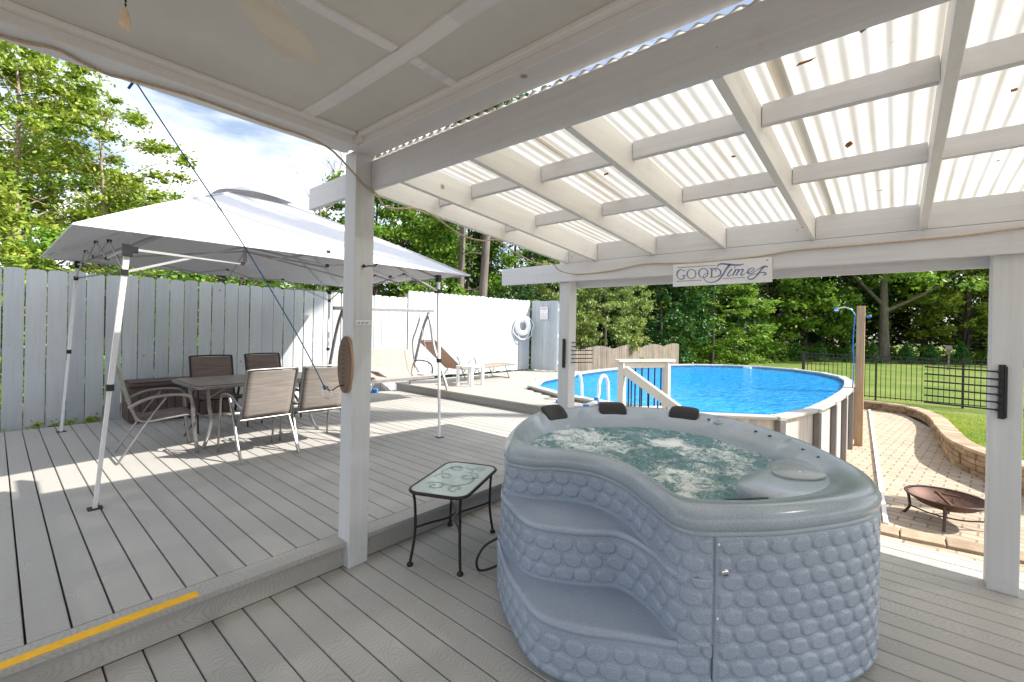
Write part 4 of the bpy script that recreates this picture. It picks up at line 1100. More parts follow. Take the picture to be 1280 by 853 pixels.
def make_chair(slingm,metal):
    """local: faces +Y, origin at floor centre"""
    t=empty('sling_chair')
    W=.255
    # sling seat+back curve (y,z)
    prof=smooth_path([(.27,.405),(.22,.425),(.05,.41),(-.12,.395),(-.20,.42),(-.245,.52),(-.29,.68),(-.335,.84),(-.365,.93)],6)
    P=np.zeros((9,len(prof),3))
    for i,u in enumerate(np.linspace(-1,1,9)):
        for j,(y,z) in enumerate(prof): P[i,j]=(u*W*.95,y+.0,z-.018*(1-u*u)*(1 if y>-.2 else 0)-.0)
    P[:,:,1]-=(.02*(1-np.linspace(-1,1,9)**2))[:,None]*(P[:,:,2]>.45)
    k=prof.__len__()
    js=[j for j,(y,z) in enumerate(prof) if z<=.43 and y>-.21]
    cut=max(js)
    s=link('seat',grid_mesh('seat',P[:,:cut+1]),slingm,t,False,True); s.modifiers.new('th','SOLIDIFY').thickness=.006
    b=link('backrest',grid_mesh('backrest',P[:,cut:]),slingm,t,False,True); b.modifiers.new('th','SOLIDIFY').thickness=.006
    for sx in (-1,1):
        mb=MB(); mb.tube([(sx*W,y,z) for y,z in prof],.0125,8); mb.build('side_rail',metal,t,False)
    for cb_ in (smooth_path([(-W,-.365,.93),(-W*.9,-.372,.945),(0,-.385,.95),(W*.9,-.372,.945),(W,-.365,.93)],5),[(-W,.262,.41),(W,.262,.41)],[(-W,-.215,.415),(W,-.215,.415)]):
        mb=MB(); mb.tube(cb_,.011,8); mb.build('crossbar',metal,t,False)
    for sx in (-1,1):
        x=sx*(W+.03)
        mb=MB(); mb.tube(smooth_path([(x,.30,.0),(x,.275,.20),(x,.25,.42),(x,.24,.58),(x,.20,.635),(x,.08,.655),(x,-.08,.645),(x,-.20,.60),(x-sx*.02,-.275,.545)],6),.0105,8,flat=1.7); a=mb.build('arm_leg',metal,t,False)
        mb=MB(); mb.tube(smooth_path([(x-sx*.012,.02,.628),(x-sx*.010,-.09,.46),(x,-.22,.24),(x+sx*.005,-.36,.0)],6),.0105,8,flat=1.6); mb.build('rear_leg',metal,t,False)
    return t
ch0=make_chair(M['sling'],M['alu'])
chs=[((1.92,5.33),2,'sling back patio chair with its back to the camera, clear of the corner post',0),
     ((2.56,5.36),-5,'sling back patio chair beside the white corner post, crossed by the blue rope',0),
     ((1.20,6.05),-96,'sling patio chair seen side on at the left end of the dining table',0),
     ((2.02,7.02),178,'dark brown patio chair on the fence side of the table, nearer the storage box',1),
     ((2.78,7.15),184,'dark brown patio chair on the fence side of the table, farther from the storage box',1)]
chd=make_chair(M['sling_dark'],M['black'])
first={0:ch0,1:chd}; used={0:False,1:False}
for (xy,rz,lab,kd) in chs:
    o=copy_tree(first[kd]) if used[kd] else first[kd]; used[kd]=True
    o.location=(xy[0],xy[1],ZM); o.rotation_euler=(0,0,R(rz)); tag(o,lab,'chair','patio chairs around the dining table')
# storage box
sb=empty('storage_box',(1.8,8.15,ZM),0,'dark brown resin storage box against the white fence','storage box')
mb=MB(); mb.box((1.23,7.93,ZM+.02),(2.45,8.42,ZM+.50)); 
for i in range(12): mb.box((1.25+i*.1,7.915,ZM+.04),(1.335+i*.1,7.931,ZM+.48))
for i in range(4): mb.box((1.217,7.95+i*.115,ZM+.04),(1.231,8.045+i*.115,ZM+.48))
mb.build('body',M['box_brown'],sb,bevel=.006)
mb=MB(); mb.box((1.205,7.90,ZM+.505),(2.475,8.44,ZM+.55)); mb.box((1.24,7.93,ZM+.55),(2.44,8.41,ZM+.572)); mb.build('lid',M['box_brown'],sb,bevel=.012)

# ------------------------------------------------------------------ PORCH SWING
sw=empty('porch_swing',(5.0,7.3,ZM),0,'three seat patio swing with woven beige seat in front of the white fence','swing')
mb=MB(); mb.bar((3.85,7.4,1.88),(6.05,7.4,1.92),.055,.06); mb.build('top_bar',M['swingm'],sw,bevel=.004)
for x in (4.02,5.93):
    mb=MB(); mb.tube(smooth_path([(x,7.42,1.87),(x,7.32,1.62),(x,7.27,1.40),(x,7.18,1.12),(x,6.95,.70),(x,6.78,.38),(x,6.72,ZM)],6),.034,8,flat=.75); mb.build('front_leg',M['swingm'],sw)
    mb=MB(); mb.tube(smooth_path([(x,7.40,1.87),(x,7.55,1.62),(x,7.68,1.30),(x,7.85,.80),(x,8.05,ZM)],6),.034,8,flat=.75); mb.build('rear_leg',M['swingm'],sw)
for x in (4.30,5.70):
    mb=MB(); mb.tube([(x,7.40,1.86),(x,7.40,1.76)],.006); mb.tube(smooth_path([(x,7.40,1.76),(x,7.52,1.50),(x,7.62,1.30),(x,7.60,1.05),(x,7.52,.80),(x,7.40,.66)],6),.016,8); mb.tube([(x,7.40,1.76),(x,7.24,1.30),(x,7.0,.64)],.006,6); mb.build('hanger',M['swingm'],sw)
    mb=MB(); mb.tube(smooth_path([(x,7.55,.88),(x,7.35,.90),(x,7.10,.88),(x,6.98,.80),(x,6.97,.66)],6),.012,8); mb.build('armrest',M['black'],sw)
P=np.zeros((15,20,3)); pr=smooth_path([(6.93,.625),(7.0,.645),(7.2,.61),(7.38,.60),(7.47,.68),(7.54,.85),(7.60,1.02),(7.63,1.10)],3)
pr=[pr[int(i)] for i in np.linspace(0,len(pr)-1,20)]
for i,x in enumerate(np.linspace(4.34,5.66,15)):
    for j,(y,z) in enumerate(pr): P[i,j]=(x,y,z+.05*math.sin(PI*i/14)*(j/19)**3-(.015*abs(math.sin(PI*i/14*3)) if 2<j<9 else 0))
o=link('seat',grid_mesh('seat',P),M['sling_pink'],sw,True,True); o.modifiers.new('t','SOLIDIFY').thickness=.03
mb=MB(); mb.bar((4.28,6.93,.60),(5.72,6.93,.60),.03,.05); mb.bar((4.28,7.42,.59),(5.72,7.42,.59),.03,.04); mb.bar((4.3,6.93,.60),(4.3,7.42,.59),.03,.04); mb.bar((5.7,6.93,.60),(5.7,7.42,.59),.03,.04); mb.build('seat_frame',M['swingm'],sw)
mb=MB(); mb.box((-.10,-.16,-.01),(.10,.16,.01),Matrix.Translation((4.62,7.2,.70))@Matrix.Rotation(R(30),4,'Y')); mb.build('side_tray',M['swingm'],sw,bevel=.004)
# ------------------------------------------------------------------ CHAISE + small white table
cs=empty('chaise_lounge',(7.4,7.65,ZP),0,'tan sling chaise lounge with raised back in front of the sunlit fence','lounge chair')
def slab(pts,y0,y1,name,mat):
    P=np.zeros((6,len(pts),3))
    for i,y in enumerate(np.linspace(y0,y1,6)):
        for j,(x,z) in enumerate(pts): P[i,j]=(x,y,z-.01*math.sin(PI*i/5))
    o=link(name,grid_mesh(name,P),mat,cs,True,True); o.modifiers.new('t','SOLIDIFY').thickness=.006; return o
slab(smooth_path([(6.90,.66),(6.66,.85),(6.36,1.08),(6.13,1.28)],4),7.40,7.95,'backrest',M['sling_tan'])
slab(smooth_path([(6.92,.64),(7.5,.65),(8.1,.65),(8.72,.66)],4),7.40,7.95,'seat',M['sling_tan'])
for y in (7.385,7.965):
    mb=MB(); mb.tube([(6.92,y,.64),(8.74,y,.66)],.013); mb.tube([(6.92,y,.64),(6.11,y,1.29)],.012); mb.build('side_rail',M['alu'],cs)
    mb=MB(); mb.tube(smooth_path([(6.75,y,ZP),(6.98,y,.62),(7.15,y,.84),(7.28,y,.86),(7.38,y,.64),(7.55,y,ZP)],5),.011); mb.build('arm_leg',M['alu'],cs)
    mb=MB(); mb.tube([(8.35,y,.65),(8.52,y,ZP)],.011); mb.build('leg',M['alu'],cs); mb=MB(); mb.tube([(7.95,y,.65),(7.9,y,.50),(7.75,y,.42)],.010); mb.build('ratchet_bar',M['alu'],cs)
for p_,q_ in (((8.52,7.385,ZP+.01),(8.52,7.965,ZP+.01)),((8.74,7.385,.66),(8.74,7.965,.66)),((6.11,7.385,1.29),(6.11,7.965,1.29))):
    mb=MB(); mb.tube([p_,q_],.012); mb.build('crossbar',M['alu'],cs)
wt=empty('low_white_table',(6.80,7.02,ZP),R(12),'small square white table between the swing and the lounge chair','side table')
mb=MB(); mb.box((-.25,-.21,.40),(.25,.21,.435)); mb.build('top',M['plastic_w'],wt,False,bevel=.005)
for sx in (-1,1):
    for sy in (-1,1):
        mb=MB(); mb.box((sx*.215-.028,sy*.175-.028,0),(sx*.215+.028,sy*.175+.028,.40)); mb.build('leg',M['plastic_w'],wt,False,bevel=.004)
# blue folded thing below the swing at the fence foot
mb=MB()
for i in range(5): mb.box((4.72+i*.13,8.30+.02*(i%2),ZM),(4.83+i*.13,8.40,ZM+.05+.03*(i%3)))
tag(mb.build('blue_crate',M['blue_plastic'],bevel=.012),'small blue plastic tray on the deck at the foot of the fence below the swing','tray')

# ------------------------------------------------------------------ POOL
pool=empty('swimming_pool',(12.4,3.7,-.9),0,'oval above ground swimming pool with bright blue water and pale rim','pool')
ZR=.40
def band(name,P,z0,z1,mat,flip=False,vs=1):
    n=len(P); mb=MB(); u=0
    for i in range(n):
        a,b=P[i],P[(i+1)%n]; l=float(np.linalg.norm(b-a))
        mb.face([(a[0],a[1],z0),(b[0],b[1],z0),(b[0],b[1],z1),(a[0],a[1],z1)],False,[(u,z0),(u+l,z0),(u+l,z1),(u,z1)]); u+=l
    return mb.build(name,mat,pool,fixn=False)
band('outer_wall',PV,-.9,.355,M['poolwall'])
PI_=offs(PV,-.02)
band('tile_border',PI_,.17,.36,M['tileband'])
lin=band('liner_wall',offs(PV,-.021),-.82,.17,M['liner'])
mb=MB(); mb.face([(p[0],p[1],-.82) for p in offs(PV,-.021)]); mb.build('liner_floor',M['liner'],pool,fixn=False)
# water surface
wpoly,_=resample([tuple(p) for p in PI_],120)
Wp=[]; 
PIr=np.array([PI_[int(k*24/120)%24]*(1-((k*24/120)%1))+PI_[(int(k*24/120)+1)%24]*((k*24/120)%1) for k in range(120)])
mc=PIr.mean(0)
for f in np.linspace(1,0,30): Wp.append(np.c_[mc+(PIr-mc)*f,np.full(120,.295)])
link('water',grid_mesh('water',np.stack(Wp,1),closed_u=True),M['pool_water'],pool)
POo=offs(PV,.07);PIi=offs(PV,-.13)
n=len(PV)
for i in range(n):
    j=(i+1)%n
    A,B,Ci,D=POo[i],POo[j],PIi[j],PIi[i]
    sh=lambda p,q,k: p+(q-p)*k
    mb=MB(); poly=[sh(A,B,.02),sh(B,A,.02),sh(Ci,D,.02),sh(D,Ci,.02)]
    mb.prism([(p[0],p[1],0) for p in poly],(0,0,ZR-.05),(0,0,ZR)); mb.build('top_rail',M['poolrail'],pool,bevel=.010)
    # cap over the joint
    t=(PV[j]-PV[i-1]); t/=np.linalg.norm(t); nv_=(POo[i]-PIi[i]); nv_/=np.linalg.norm(nv_)
    c=(POo[i]+PIi[i])/2
    mb=MB(); q=[c+nv_*.118+t*.055,c+nv_*.118-t*.055,c-nv_*.108-t*.035,c-nv_*.108+t*.035]
    mb.prism([(p[0],p[1],0) for p in q],(0,0,ZR-.056),(0,0,ZR+.008)); cp=mb.build('joint_cap',M['poolrail'],pool,bevel=.010)
    if not (PV[i][1]>2.9 and PV[i][0]<11):
        c2=PV[i]+nv_*.035; mb=MB(); q=[c2+nv_*.05+t*.055,c2+nv_*.05-t*.055,c2-nv_*.03-t*.065,c2-nv_*.03+t*.065]
        mb.prism([(p[0],p[1],0) for p in q],(0,0,-.9),(0,0,ZR-.06)); mb.build('upright',M['poolpost'],pool,bevel=.008)
mb=MB(); mb.cbox((17.75,4.05,.335),(.05,.30,.07),R(-20)); mb.build('skimmer',M['plastic_w'],pool)
# pool ladder on the deck
lad=empty('pool_ladder',(6.75,4.1,ZP),0,'white pool ladder with two curved handrails at the deck edge','ladder')
for y in (4.35,3.78):
    xo=6.72+(.03 if y>4 else -.02)
    mb=MB(); mb.tube(smooth_path([(xo-.12,y,ZP+.03),(xo-.04,y,.50),(xo-.02,y,.68),(xo+.06,y,.80),(xo+.18,y,.80),(xo+.27,y,.68),(xo+.30,y,.45),(xo+.32,y,-.3),(xo+.32,y,-.7)],6),.028,10); mb.build('handrail',M['plastic_w'],lad)
    mb=MB(); mb.bar((xo-.42,y,ZP+.04),(xo-.08,y,ZP+.06),.06,.05); mb.build('base_arm',M['plastic_w'],lad,bevel=.008)
    mb=MB(); mb.cbox((xo-.10,y,ZP+.09),(.05,.07,.09)); mb.build('clip',M['blue_plastic'],lad,bevel=.006)
    mb=MB(); mb.cbox((xo-.43,y,ZP+.03),(.07,.08,.05)); mb.build('end_cap',M['blue_plastic'],lad,bevel=.006)
for z in (.12,-.14,-.40): 
    mb=MB(); mb.box((6.99,3.8,z),(7.09,4.33,z+.03)); mb.build('step',M['plastic_w'],lad)
# stair railing and stairs
rl=empty('stair_railing',(5.93,2.98,ZP),0,'beige deck railing with black balusters at the head of the pool stairs','railing')
M['vinyl']=simple('beige_vinyl',(.66,.63,.58),.5,0,.05,8)
zt=1.16
for (x,y,z0,nm) in ((5.93,2.99,-.1,'newel_post'),(6.60,2.60,-.9,'newel_post')):
    mb=MB(); mb.box((x-.045,y-.045,z0),(x+.045,y+.045,zt-.02)); mb.build(nm,M['vinyl'],rl,bevel=.004)
mb=MB(); mb.bar((5.85,3.037,zt-.002),(6.69,2.548,zt-.002),.14,.035); mb.build('cap_rail',M['vinyl'],rl,bevel=.006)
mb=MB(); mb.bar((5.96,2.97,zt-.07),(6.57,2.617,zt-.07),.04,.08); mb.build('top_rail',M['vinyl'],rl,bevel=.003)
mb=MB(); mb.bar((5.96,2.97,ZP+.115),(6.57,2.617,ZP+.115),.04,.07); mb.build('bottom_rail',M['vinyl'],rl,bevel=.003)
for i in range(6): 
    mb=MB(); x=6.03+i*.097; y=2.99-(x-5.93)*.582; mb.tube([(x,y,ZP+.12),(x,y,zt-.08)],.011); mb.build('baluster',M['black'],rl)
mb=MB(); mb.bar((5.93,2.95,1.03),(5.93,1.55,.19),.075,.12); mb.build('sloping_rail',M['vinyl'],rl,bevel=.004)
mb=MB(); mb.bar((5.93,2.95,.42),(5.93,1.55,-.42),.05,.08); mb.build('sloping_rail',M['vinyl'],rl,bevel=.004)
for i in range(9):
    y=2.84-i*.13; z=1.02-(2.95-y)*.6; mb=MB(); mb.tube([(5.93,y,z-.6),(5.93,y,z-.03)],.010); mb.build('baluster',M['black'],rl)
mb=MB(); mb.box((5.885,1.46,-.9),(5.975,1.55,.3)); mb.build('newel_post',M['vinyl'],rl,bevel=.004)
mb=MB()
for k in range(5): yboard(mb,4.66,5.88,2.72-.28*(k+1),2.72-.28*k,ZM-.18*(k+1)-.03,ZM-.18*(k+1),60+k)
tag(mb.build('stairs',M['deck']),kind='structure')
# shower post
sp_=empty('shower_post',(12.8,.6,-.9),0,'bare wooden post with outdoor shower head and blue hose on the patio','shower post')
mb=MB(); mb.box((12.72,.53,-.9),(12.87,.68,2.25)); mb.build('post',M['wood_raw'],sp_,bevel=.006)
mb=MB(); mb.tube(smooth_path([(12.70,.70,2.05),(12.68,.78,2.17),(12.66,.90,2.22),(12.65,1.02,2.19)],6),.012,8); mb.lathe([(.012,.05),(.02,.04),(.045,.0),(.045,-.012),(0,-.012)],(12.65,1.05,2.15),18); mb.build('shower_arm',M['chrome'],sp_)
mb=MB(); mb.tube(smooth_path([(12.70,.70,2.05),(12.71,.73,1.5),(12.70,.71,.9),(12.71,.73,.2),(12.71,.72,-.05)],6),.011,8); mb.tube([(12.64,1.06,2.22),(12.64,1.04,2.12)],.028,10); mb.tube([(12.80,.50,2.0),(12.78,.43,2.03)],.03,8); mb.build('hose',M['blue_plastic'],sp_)

# ------------------------------------------------------------------ FIRE PIT
fp=empty('fire_pit',(8.41,-.55,-.9),R(39),'rusty round fire pit bowl on curved iron legs on the paver patio','fire pit')
mb=MB(); mb.lathe([(.50,.335),(.53,.345),(.535,.335),(.50,.325),(.47,.30),(.36,.235),(.2,.19),(0,.18)],(0,0,0),48); mb.lathe([(.49,.335),(.46,.305),(.35,.245),(.2,.20),(0,.19)],(0,0,0),48); mb.build('bowl',M['ash'],fp,False,fixn=False)
mb=MB(); mb.lathe([(.50,.345),(.535,.352),(.545,.343),(.535,.335),(.50,.337),(.50,.345)],(0,0,0),48); mb.build('bowl_rim',M['ironrust'],fp,False)
for k in range(4):
    a=R(45+90*k); c,s=math.cos(a),math.sin(a)
    mb=MB(); mb.tube(smooth_path([(c*.50,s*.50,.33),(c*.47,s*.47,.22),(c*.46,s*.46,.12),(c*.50,s*.50,.05),(c*.54,s*.54,.0)],6),.018,8,flat=1.3); mb.build('leg',M['ironrust'],fp,False)
for k in range(2):
    a=R(45+90*k); c,s=math.cos(a),math.sin(a)
    mb=MB(); mb.tube(smooth_path([(-c*.46,-s*.46,.12),(-c*.2,-s*.2,.07),(0,0,.062),(c*.2,s*.2,.07),(c*.46,s*.46,.12)],5),.010,8); mb.build('brace',M['ironrust'],fp,False)
mb=MB(); mb.bar((-.30,.18,.30),(.10,.05,.36),.035,.03); mb.bar((.10,.10,.37),(.12,-.34,.30),.03,.03); mb.bar((-.05,.2,.24),(.15,-.2,.25),.07,.06); mb.build('charred_wood',M['ash'],fp,False)

fp.scale=(.80,.80,1.0)
# ------------------------------------------------------------------ BLACK YARD FENCE
bf=empty('iron_fence',(19.9,2.6,-.62),0,'black metal picket fence with thin pickets along the lawn','fence')
FX=19.9; zb_,zt_=-.58,.88
yposts=[2.62,.50,-1.62,-3.74,-5.86,-7.98]
for k,y in enumerate(yposts):
    w=.045 if k==0 else .028
    mb=MB(); mb.box((FX-w,y-w,-.75),(FX+w,y+w,zt_+.06)); mb.build('post',M['black'],bf,bevel=.003)
for ya,yb in zip(yposts[:-1],yposts[1:]):
    mb=MB(); 
    for z in (zt_,zt_-.13,zb_+.06): mb.box((FX-.013,yb+.03,z-.018),(FX+.013,ya-.03,z+.010))
    y=ya-.13
    while y>yb+.06: mb.box((FX-.009,y-.009,zb_),(FX+.009,y+.009,zt_)); y-=.13
    mb.build('picket_panel',M['black'],bf)
# birdhouse-like lamp post on the lawn edge
bh=empty('bird_feeder',(41.9,-2.7,-.6),0,'grey bird feeder on a pole between two small arborvitae','bird feeder')
mb=MB(); mb.tube([(0,0,-.1),(0,0,1.0)],.045,8); mb.build('pole',M['fence_old'],bh,False)
mb=MB(); mb.box((-.11,-.11,1.0),(.11,.11,1.32)); mb.prism([(-.17,0,1.32),(.17,0,1.32),(0,0,1.6)],(0,-.17,0),(0,.17,0)); mb.build('house',M['fence_old'],bh,False)

# ------------------------------------------------------------------ TREES
def leaf_mesh(name,cent,radii,counts,size,seed,aspect=.55,flat=.6,droop=.0,horiz=.5):
    r=np.random.default_rng(seed); Cs=[]
    for c,rad,k in zip(cent,radii,counts):
        d=r.normal(size=(k,3)); d/=np.linalg.norm(d,axis=1)[:,None]
        rr=np.minimum(np.abs(r.normal(size=k))*.55+.12,1.5); stretch=1+.5*r.random(3)
        d=d*(stretch/stretch.mean())
        p=np.array(c)+d*rr[:,None]*np.array([rad,rad,rad*flat]); Cs.append(p)
    C=np.vstack(Cs); n=len(C)
    nz=r.normal(size=(n,3)); nz[:,2]=nz[:,2]*(1-horiz)+horiz*2.0*np.sign(r.random(n)-.1); nz/=np.linalg.norm(nz,axis=1)[:,None]
    a=r.normal(size=(n,3)); a-=nz*(a*nz).sum(1)[:,None]; a/=np.linalg.norm(a,axis=1)[:,None]; b=np.cross(nz,a)
    s=size*(.6+.8*r.random(n))[:,None]
    v=np.stack([C-a*s*.5,C+b*s*aspect*.5-a*s*.05,C+a*s*.5,C-b*s*aspect*.5-a*s*.05],1).reshape(-1,3)
    q=np.arange(4*n).reshape(n,4)
    return raw_mesh(name,v,q,True)
def tree(name,label,x,y,z0,H,rc,nleaf,leaf,mat,bark='bark',tr=.14,cb=.2,seed=1,ncl=60,shape='round',lean=0,cl=.55,group=None,flat=.6,trunkvis=True,horiz=.5,aspect=.55):
    r=random.Random(seed)
    e=empty(name,(x,y,z0),r.uniform(0,6.28),label,'tree' ,group)
    mb=MB(); K=7
    tp=[(lean*(i/K)**1.5*H*.1+r.uniform(-.02,.02)*H*.4*(i>0),r.uniform(-.02,.02)*H*.4*(i>0),H*.92*i/K-(.2 if i==0 else 0)) for i in range(K+1)]
    sp_=smooth_path(tp,3); rad=[tr*(1.25 if i==0 else 1)*(1-.85*i/(len(sp_)-1)) for i in range(len(sp_))]
    mb.tube(sp_,rad,10)
    cent=[];radii=[];cnt=[]
    for i in range(ncl):
        f=(i+.5)/ncl; h=cb+(1-cb)*f
        if shape=='cone': w=rc*(1-((h-cb)/(1-cb))**1.1)+.08*rc
        elif shape=='col': w=rc*(math.sin(PI*min(1,.25+.75*(1-(h-cb)/(1-cb))))**.6)
        else: w=rc*math.sqrt(max(0.03,1-((h-cb)/(1-cb)*1.75-.80)**2)) if (h-cb)/(1-cb)>.1 else rc*.75
        a=i*2.39996+r.uniform(-.4,.4); rr=w*math.sqrt(r.uniform(.15,1.))
        cz=h*H+r.uniform(-.04,.04)*H
        k=min(len(tp)-1,int(h*K)); bx,by=tp[k][0],tp[k][1]
        c=(bx+rr*math.cos(a),by+rr*math.sin(a),min(H*.98,cz)); cent.append(c)
        cr=cl*rc*r.uniform(.22,.52)*(1 if shape!='cone' else max(.25,1.1*w/rc)); radii.append(cr); cnt.append(0)
        if trunkvis and i%2==0:
            hb=max(.05*H,cz-rr*.55); s0=Vector((bx*.9,by*.9,hb)); 
            m=s0.lerp(Vector(c),.5)+Vector((r.uniform(-.1,.1),r.uniform(-.1,.1),.1*rr))
            t0=tr*.32*(1-.6*h)
            mb.tube([s0,m,Vector(c)],[t0,t0*.6,t0*.2],6)
    tot=sum(c**2 for c in radii)
    cnt=[max(6,int(nleaf*c**2/tot)) for c in radii]
    mb.build('trunk',M[bark],e,False)
    me=leaf_mesh('crown',cent,radii,cnt,leaf,seed,flat=flat,horiz=horiz,aspect=aspect); link('crown',me,M[mat],e,False)
    return e
gA='trees behind the white privacy fence'
tree('deciduous_tree','tall leafy tree at the far left edge, filling the corner above the fence',-.9,17.6,-.1,9.4,3.1,19000,.13,'leaf_a',tr=.16,seed=11,ncl=90,group=gA)
tree('deciduous_tree','tall light green tree behind the left corner of the canopy, reaching highest into the sky',.35,17.0,-.1,8.9,2.3,19000,.12,'leaf_a','bark_pale',tr=.13,seed=12,ncl=85,group=gA)
tree('deciduous_tree','airy spreading tree with thin layered branches standing out against the clouds',1.95,16.9,-.1,7.9,2.4,12000,.12,'leaf_a','bark_pale',tr=.11,cb=.32,seed=13,ncl=80,cl=.42,flat=.35,group=gA,horiz=.8)
tree('deciduous_tree','dark green tree in the gap behind the two leftmost leafy trees',1.2,21.5,-.1,7.4,3.0,15000,.16,'leaf_b',seed=14,ncl=70,group=gA,cb=.05)
tree('deciduous_tree','low bushy tree directly above the fence behind the canopy leg',1.6,13.0,-.1,3.6,1.9,14000,.11,'leaf_b',seed=15,ncl=50,cb=.0,group=gA)
tree('deciduous_tree','low yellow green bush showing over the fence at the far left',-.6,12.6,-.1,4.2,1.8,13000,.11,'leaf_a',seed=16,ncl=50,cb=.0,group=gA)
tree('deciduous_tree','mid green tree whose top shows left of the canopy peak',3.9,21.0,-.1,6.5,2.8,15000,.15,'leaf_a',seed=17,ncl=70,cb=.03,group=gA)
tree('evergreen_tree','dark evergreen just left of the canopy vent',6.1,23.2,-.1,7.2,1.5,9000,.15,'leaf_pine',seed=18,ncl=60,cb=.0,shape='cone',group=gA)
tree('deciduous_tree','round topped tree partly hidden behind the canopy peak',8.2,23.6,-.1,5.6,3.0,12000,.17,'leaf_b',seed=19,ncl=60,cb=.0,group=gA)
tree('deciduous_tree','low tree between the canopy peak and the corner post',5.0,15.5,-.1,4.5,2.5,12000,.13,'leaf_b',seed=20,ncl=50,cb=.0,group=gA)
tree('deciduous_tree','bright leafy tree just right of the corner post above the canopy slope',9.6,15.2,-.2,7.4,2.6,20000,.14,'leaf_b',seed=21,ncl=80,cb=.08,group=gA)
tree('deciduous_tree','dense tree beside the left bare pine trunk',11.0,15.4,-.2,9.0,2.8,20000,.15,'leaf_b',seed=22,ncl=80,cb=.06,group=gA)
tree('deciduous_tree','leafy tree behind the two bare pine trunks',13.9,14.6,-.3,8.6,3.0,20000,.16,'leaf_b',seed=23,ncl=80,cb=.05,group=gA)
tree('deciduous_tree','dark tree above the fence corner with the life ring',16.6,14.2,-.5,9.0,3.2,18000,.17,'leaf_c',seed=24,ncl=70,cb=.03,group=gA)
tree('deciduous_tree','low leafy bush above the taller fence left of the pine trunks',9.3,11.6,-.3,3.7,1.5,9000,.11,'leaf_b',seed=25,ncl=40,cb=.0,group=gA)
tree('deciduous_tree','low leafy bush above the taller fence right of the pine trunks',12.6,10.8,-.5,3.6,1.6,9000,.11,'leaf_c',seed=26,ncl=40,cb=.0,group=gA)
# bare dead tree
dd=empty('dead_tree',(7.75,15.53,-.1),0,'bare dead tree with thin twigs rising behind the canopy beside the corner post','tree')
rr_=random.Random(4); mb=MB()
def twig(p,d,l,r,dep):
    pts=[p]; q=Vector(p); dd_=Vector(d)
    for i in range(4): dd_=(dd_+Vector((rr_.uniform(-.25,.25),rr_.uniform(-.25,.25),rr_.uniform(-.05,.15)))).normalized(); q=q+dd_*l/4; pts.append(q.copy())
    mb.tube(pts,[r*(1-.18*i) for i in range(5)],5)
    if dep>0:
        for k in range(3 if dep>1 else 2):
            b=pts[rr_.choice((2,3,4))]; nd=(dd_+Vector((rr_.uniform(-.9,.9),rr_.uniform(-.9,.9),rr_.uniform(-.2,.5)))).normalized(); twig(b,nd,l*.6,r*.5,dep-1)
twig((0,0,-.2),(0,0,1),6.2,.09,0)
for z in (4.6,5.2,5.8,6.3): twig((0,0,z),(rr_.uniform(-1,1),rr_.uniform(-1,1),.9),1.7,.035,3)
mb.build('trunk',M['bark_pale'],dd,False)
# pine trunks
for (x,y,lab,rad) in ((11.57,12.61,'left of two bare grey pine trunks rising behind the white fence',.135),(11.77,11.62,'right of two bare grey pine trunks rising behind the white fence',.16)):
    e=empty('pine_tree',(x,y,-.6),0,lab,'tree','pine trunks behind the fence')
    mb=MB(); sp_=smooth_path([(0,0,-.3),(.03,0,3),(.10 if x<11.7 else .25,0,7),(.2,0,12),(.2,.1,15)],5); mb.tube(sp_,[rad*1.15*(1-.55*i/(len(sp_)-1)) for i in range(len(sp_))],14)
    rr2=random.Random(int(x*10))
    for z in (3.6,4.1,4.9,5.6,6.4): a=rr2.uniform(0,6.28); mb.tube([(.05,0,z),(.05+.5*math.cos(a),.5*math.sin(a),z+.05),(.05+.8*math.cos(a),.8*math.sin(a),z-.1)],[.03,.018,.005],6)
    mb.build('trunk',M['bark_pine'],e,False)
    cs_=[(rr2.uniform(-1.6,1.6),rr2.uniform(-1.6,1.6),rr2.uniform(10,15.5)) for k in range(22)]
    link('crown',leaf_mesh('crown',cs_,[.9]*22,[160]*22,.25,5),M['leaf_pine'],e,False)
# beyond the pool
gB='trees beyond the pool and the brown fence'
tree('cedar_tree','broad feathery yellow green cedar behind the scalloped fence, beside the far pergola post',18.0,10.0,-.7,5.6,2.15,48000,.13,'leaf_cedar',seed=31,ncl=330,cb=.0,shape='round',cl=.30,group=gB,horiz=.2,aspect=.3,trunkvis=False)
tree('cedar_tree','darker cedar partly hidden by the far pergola post',15.9,11.0,-.7,5.2,1.8,30000,.13,'leaf_cedar',seed=32,ncl=220,cb=.0,shape='round',cl=.30,group=gB,horiz=.2,aspect=.3,trunkvis=False)
tree('evergreen_tree','dark green evergreen right of the feathery cedar, under the sign',25.2,10.4,-.8,9.5,3.2,34000,.18,'leaf_pine',seed=33,ncl=220,cb=.02,shape='round',group=gB,horiz=.7,trunkvis=False)
tree('evergreen_tree','wide layered evergreen with bright sunlit tips under the GOOD Times sign',29.5,8.8,-.8,10,3.6,30000,.19,'leaf_b',seed=34,ncl=180,cb=.05,cl=.42,flat=.3,group=gB,horiz=.8,trunkvis=False)
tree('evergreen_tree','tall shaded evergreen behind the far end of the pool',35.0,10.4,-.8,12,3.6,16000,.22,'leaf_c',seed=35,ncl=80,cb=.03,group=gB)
gC='woodland trees beyond the lawn'
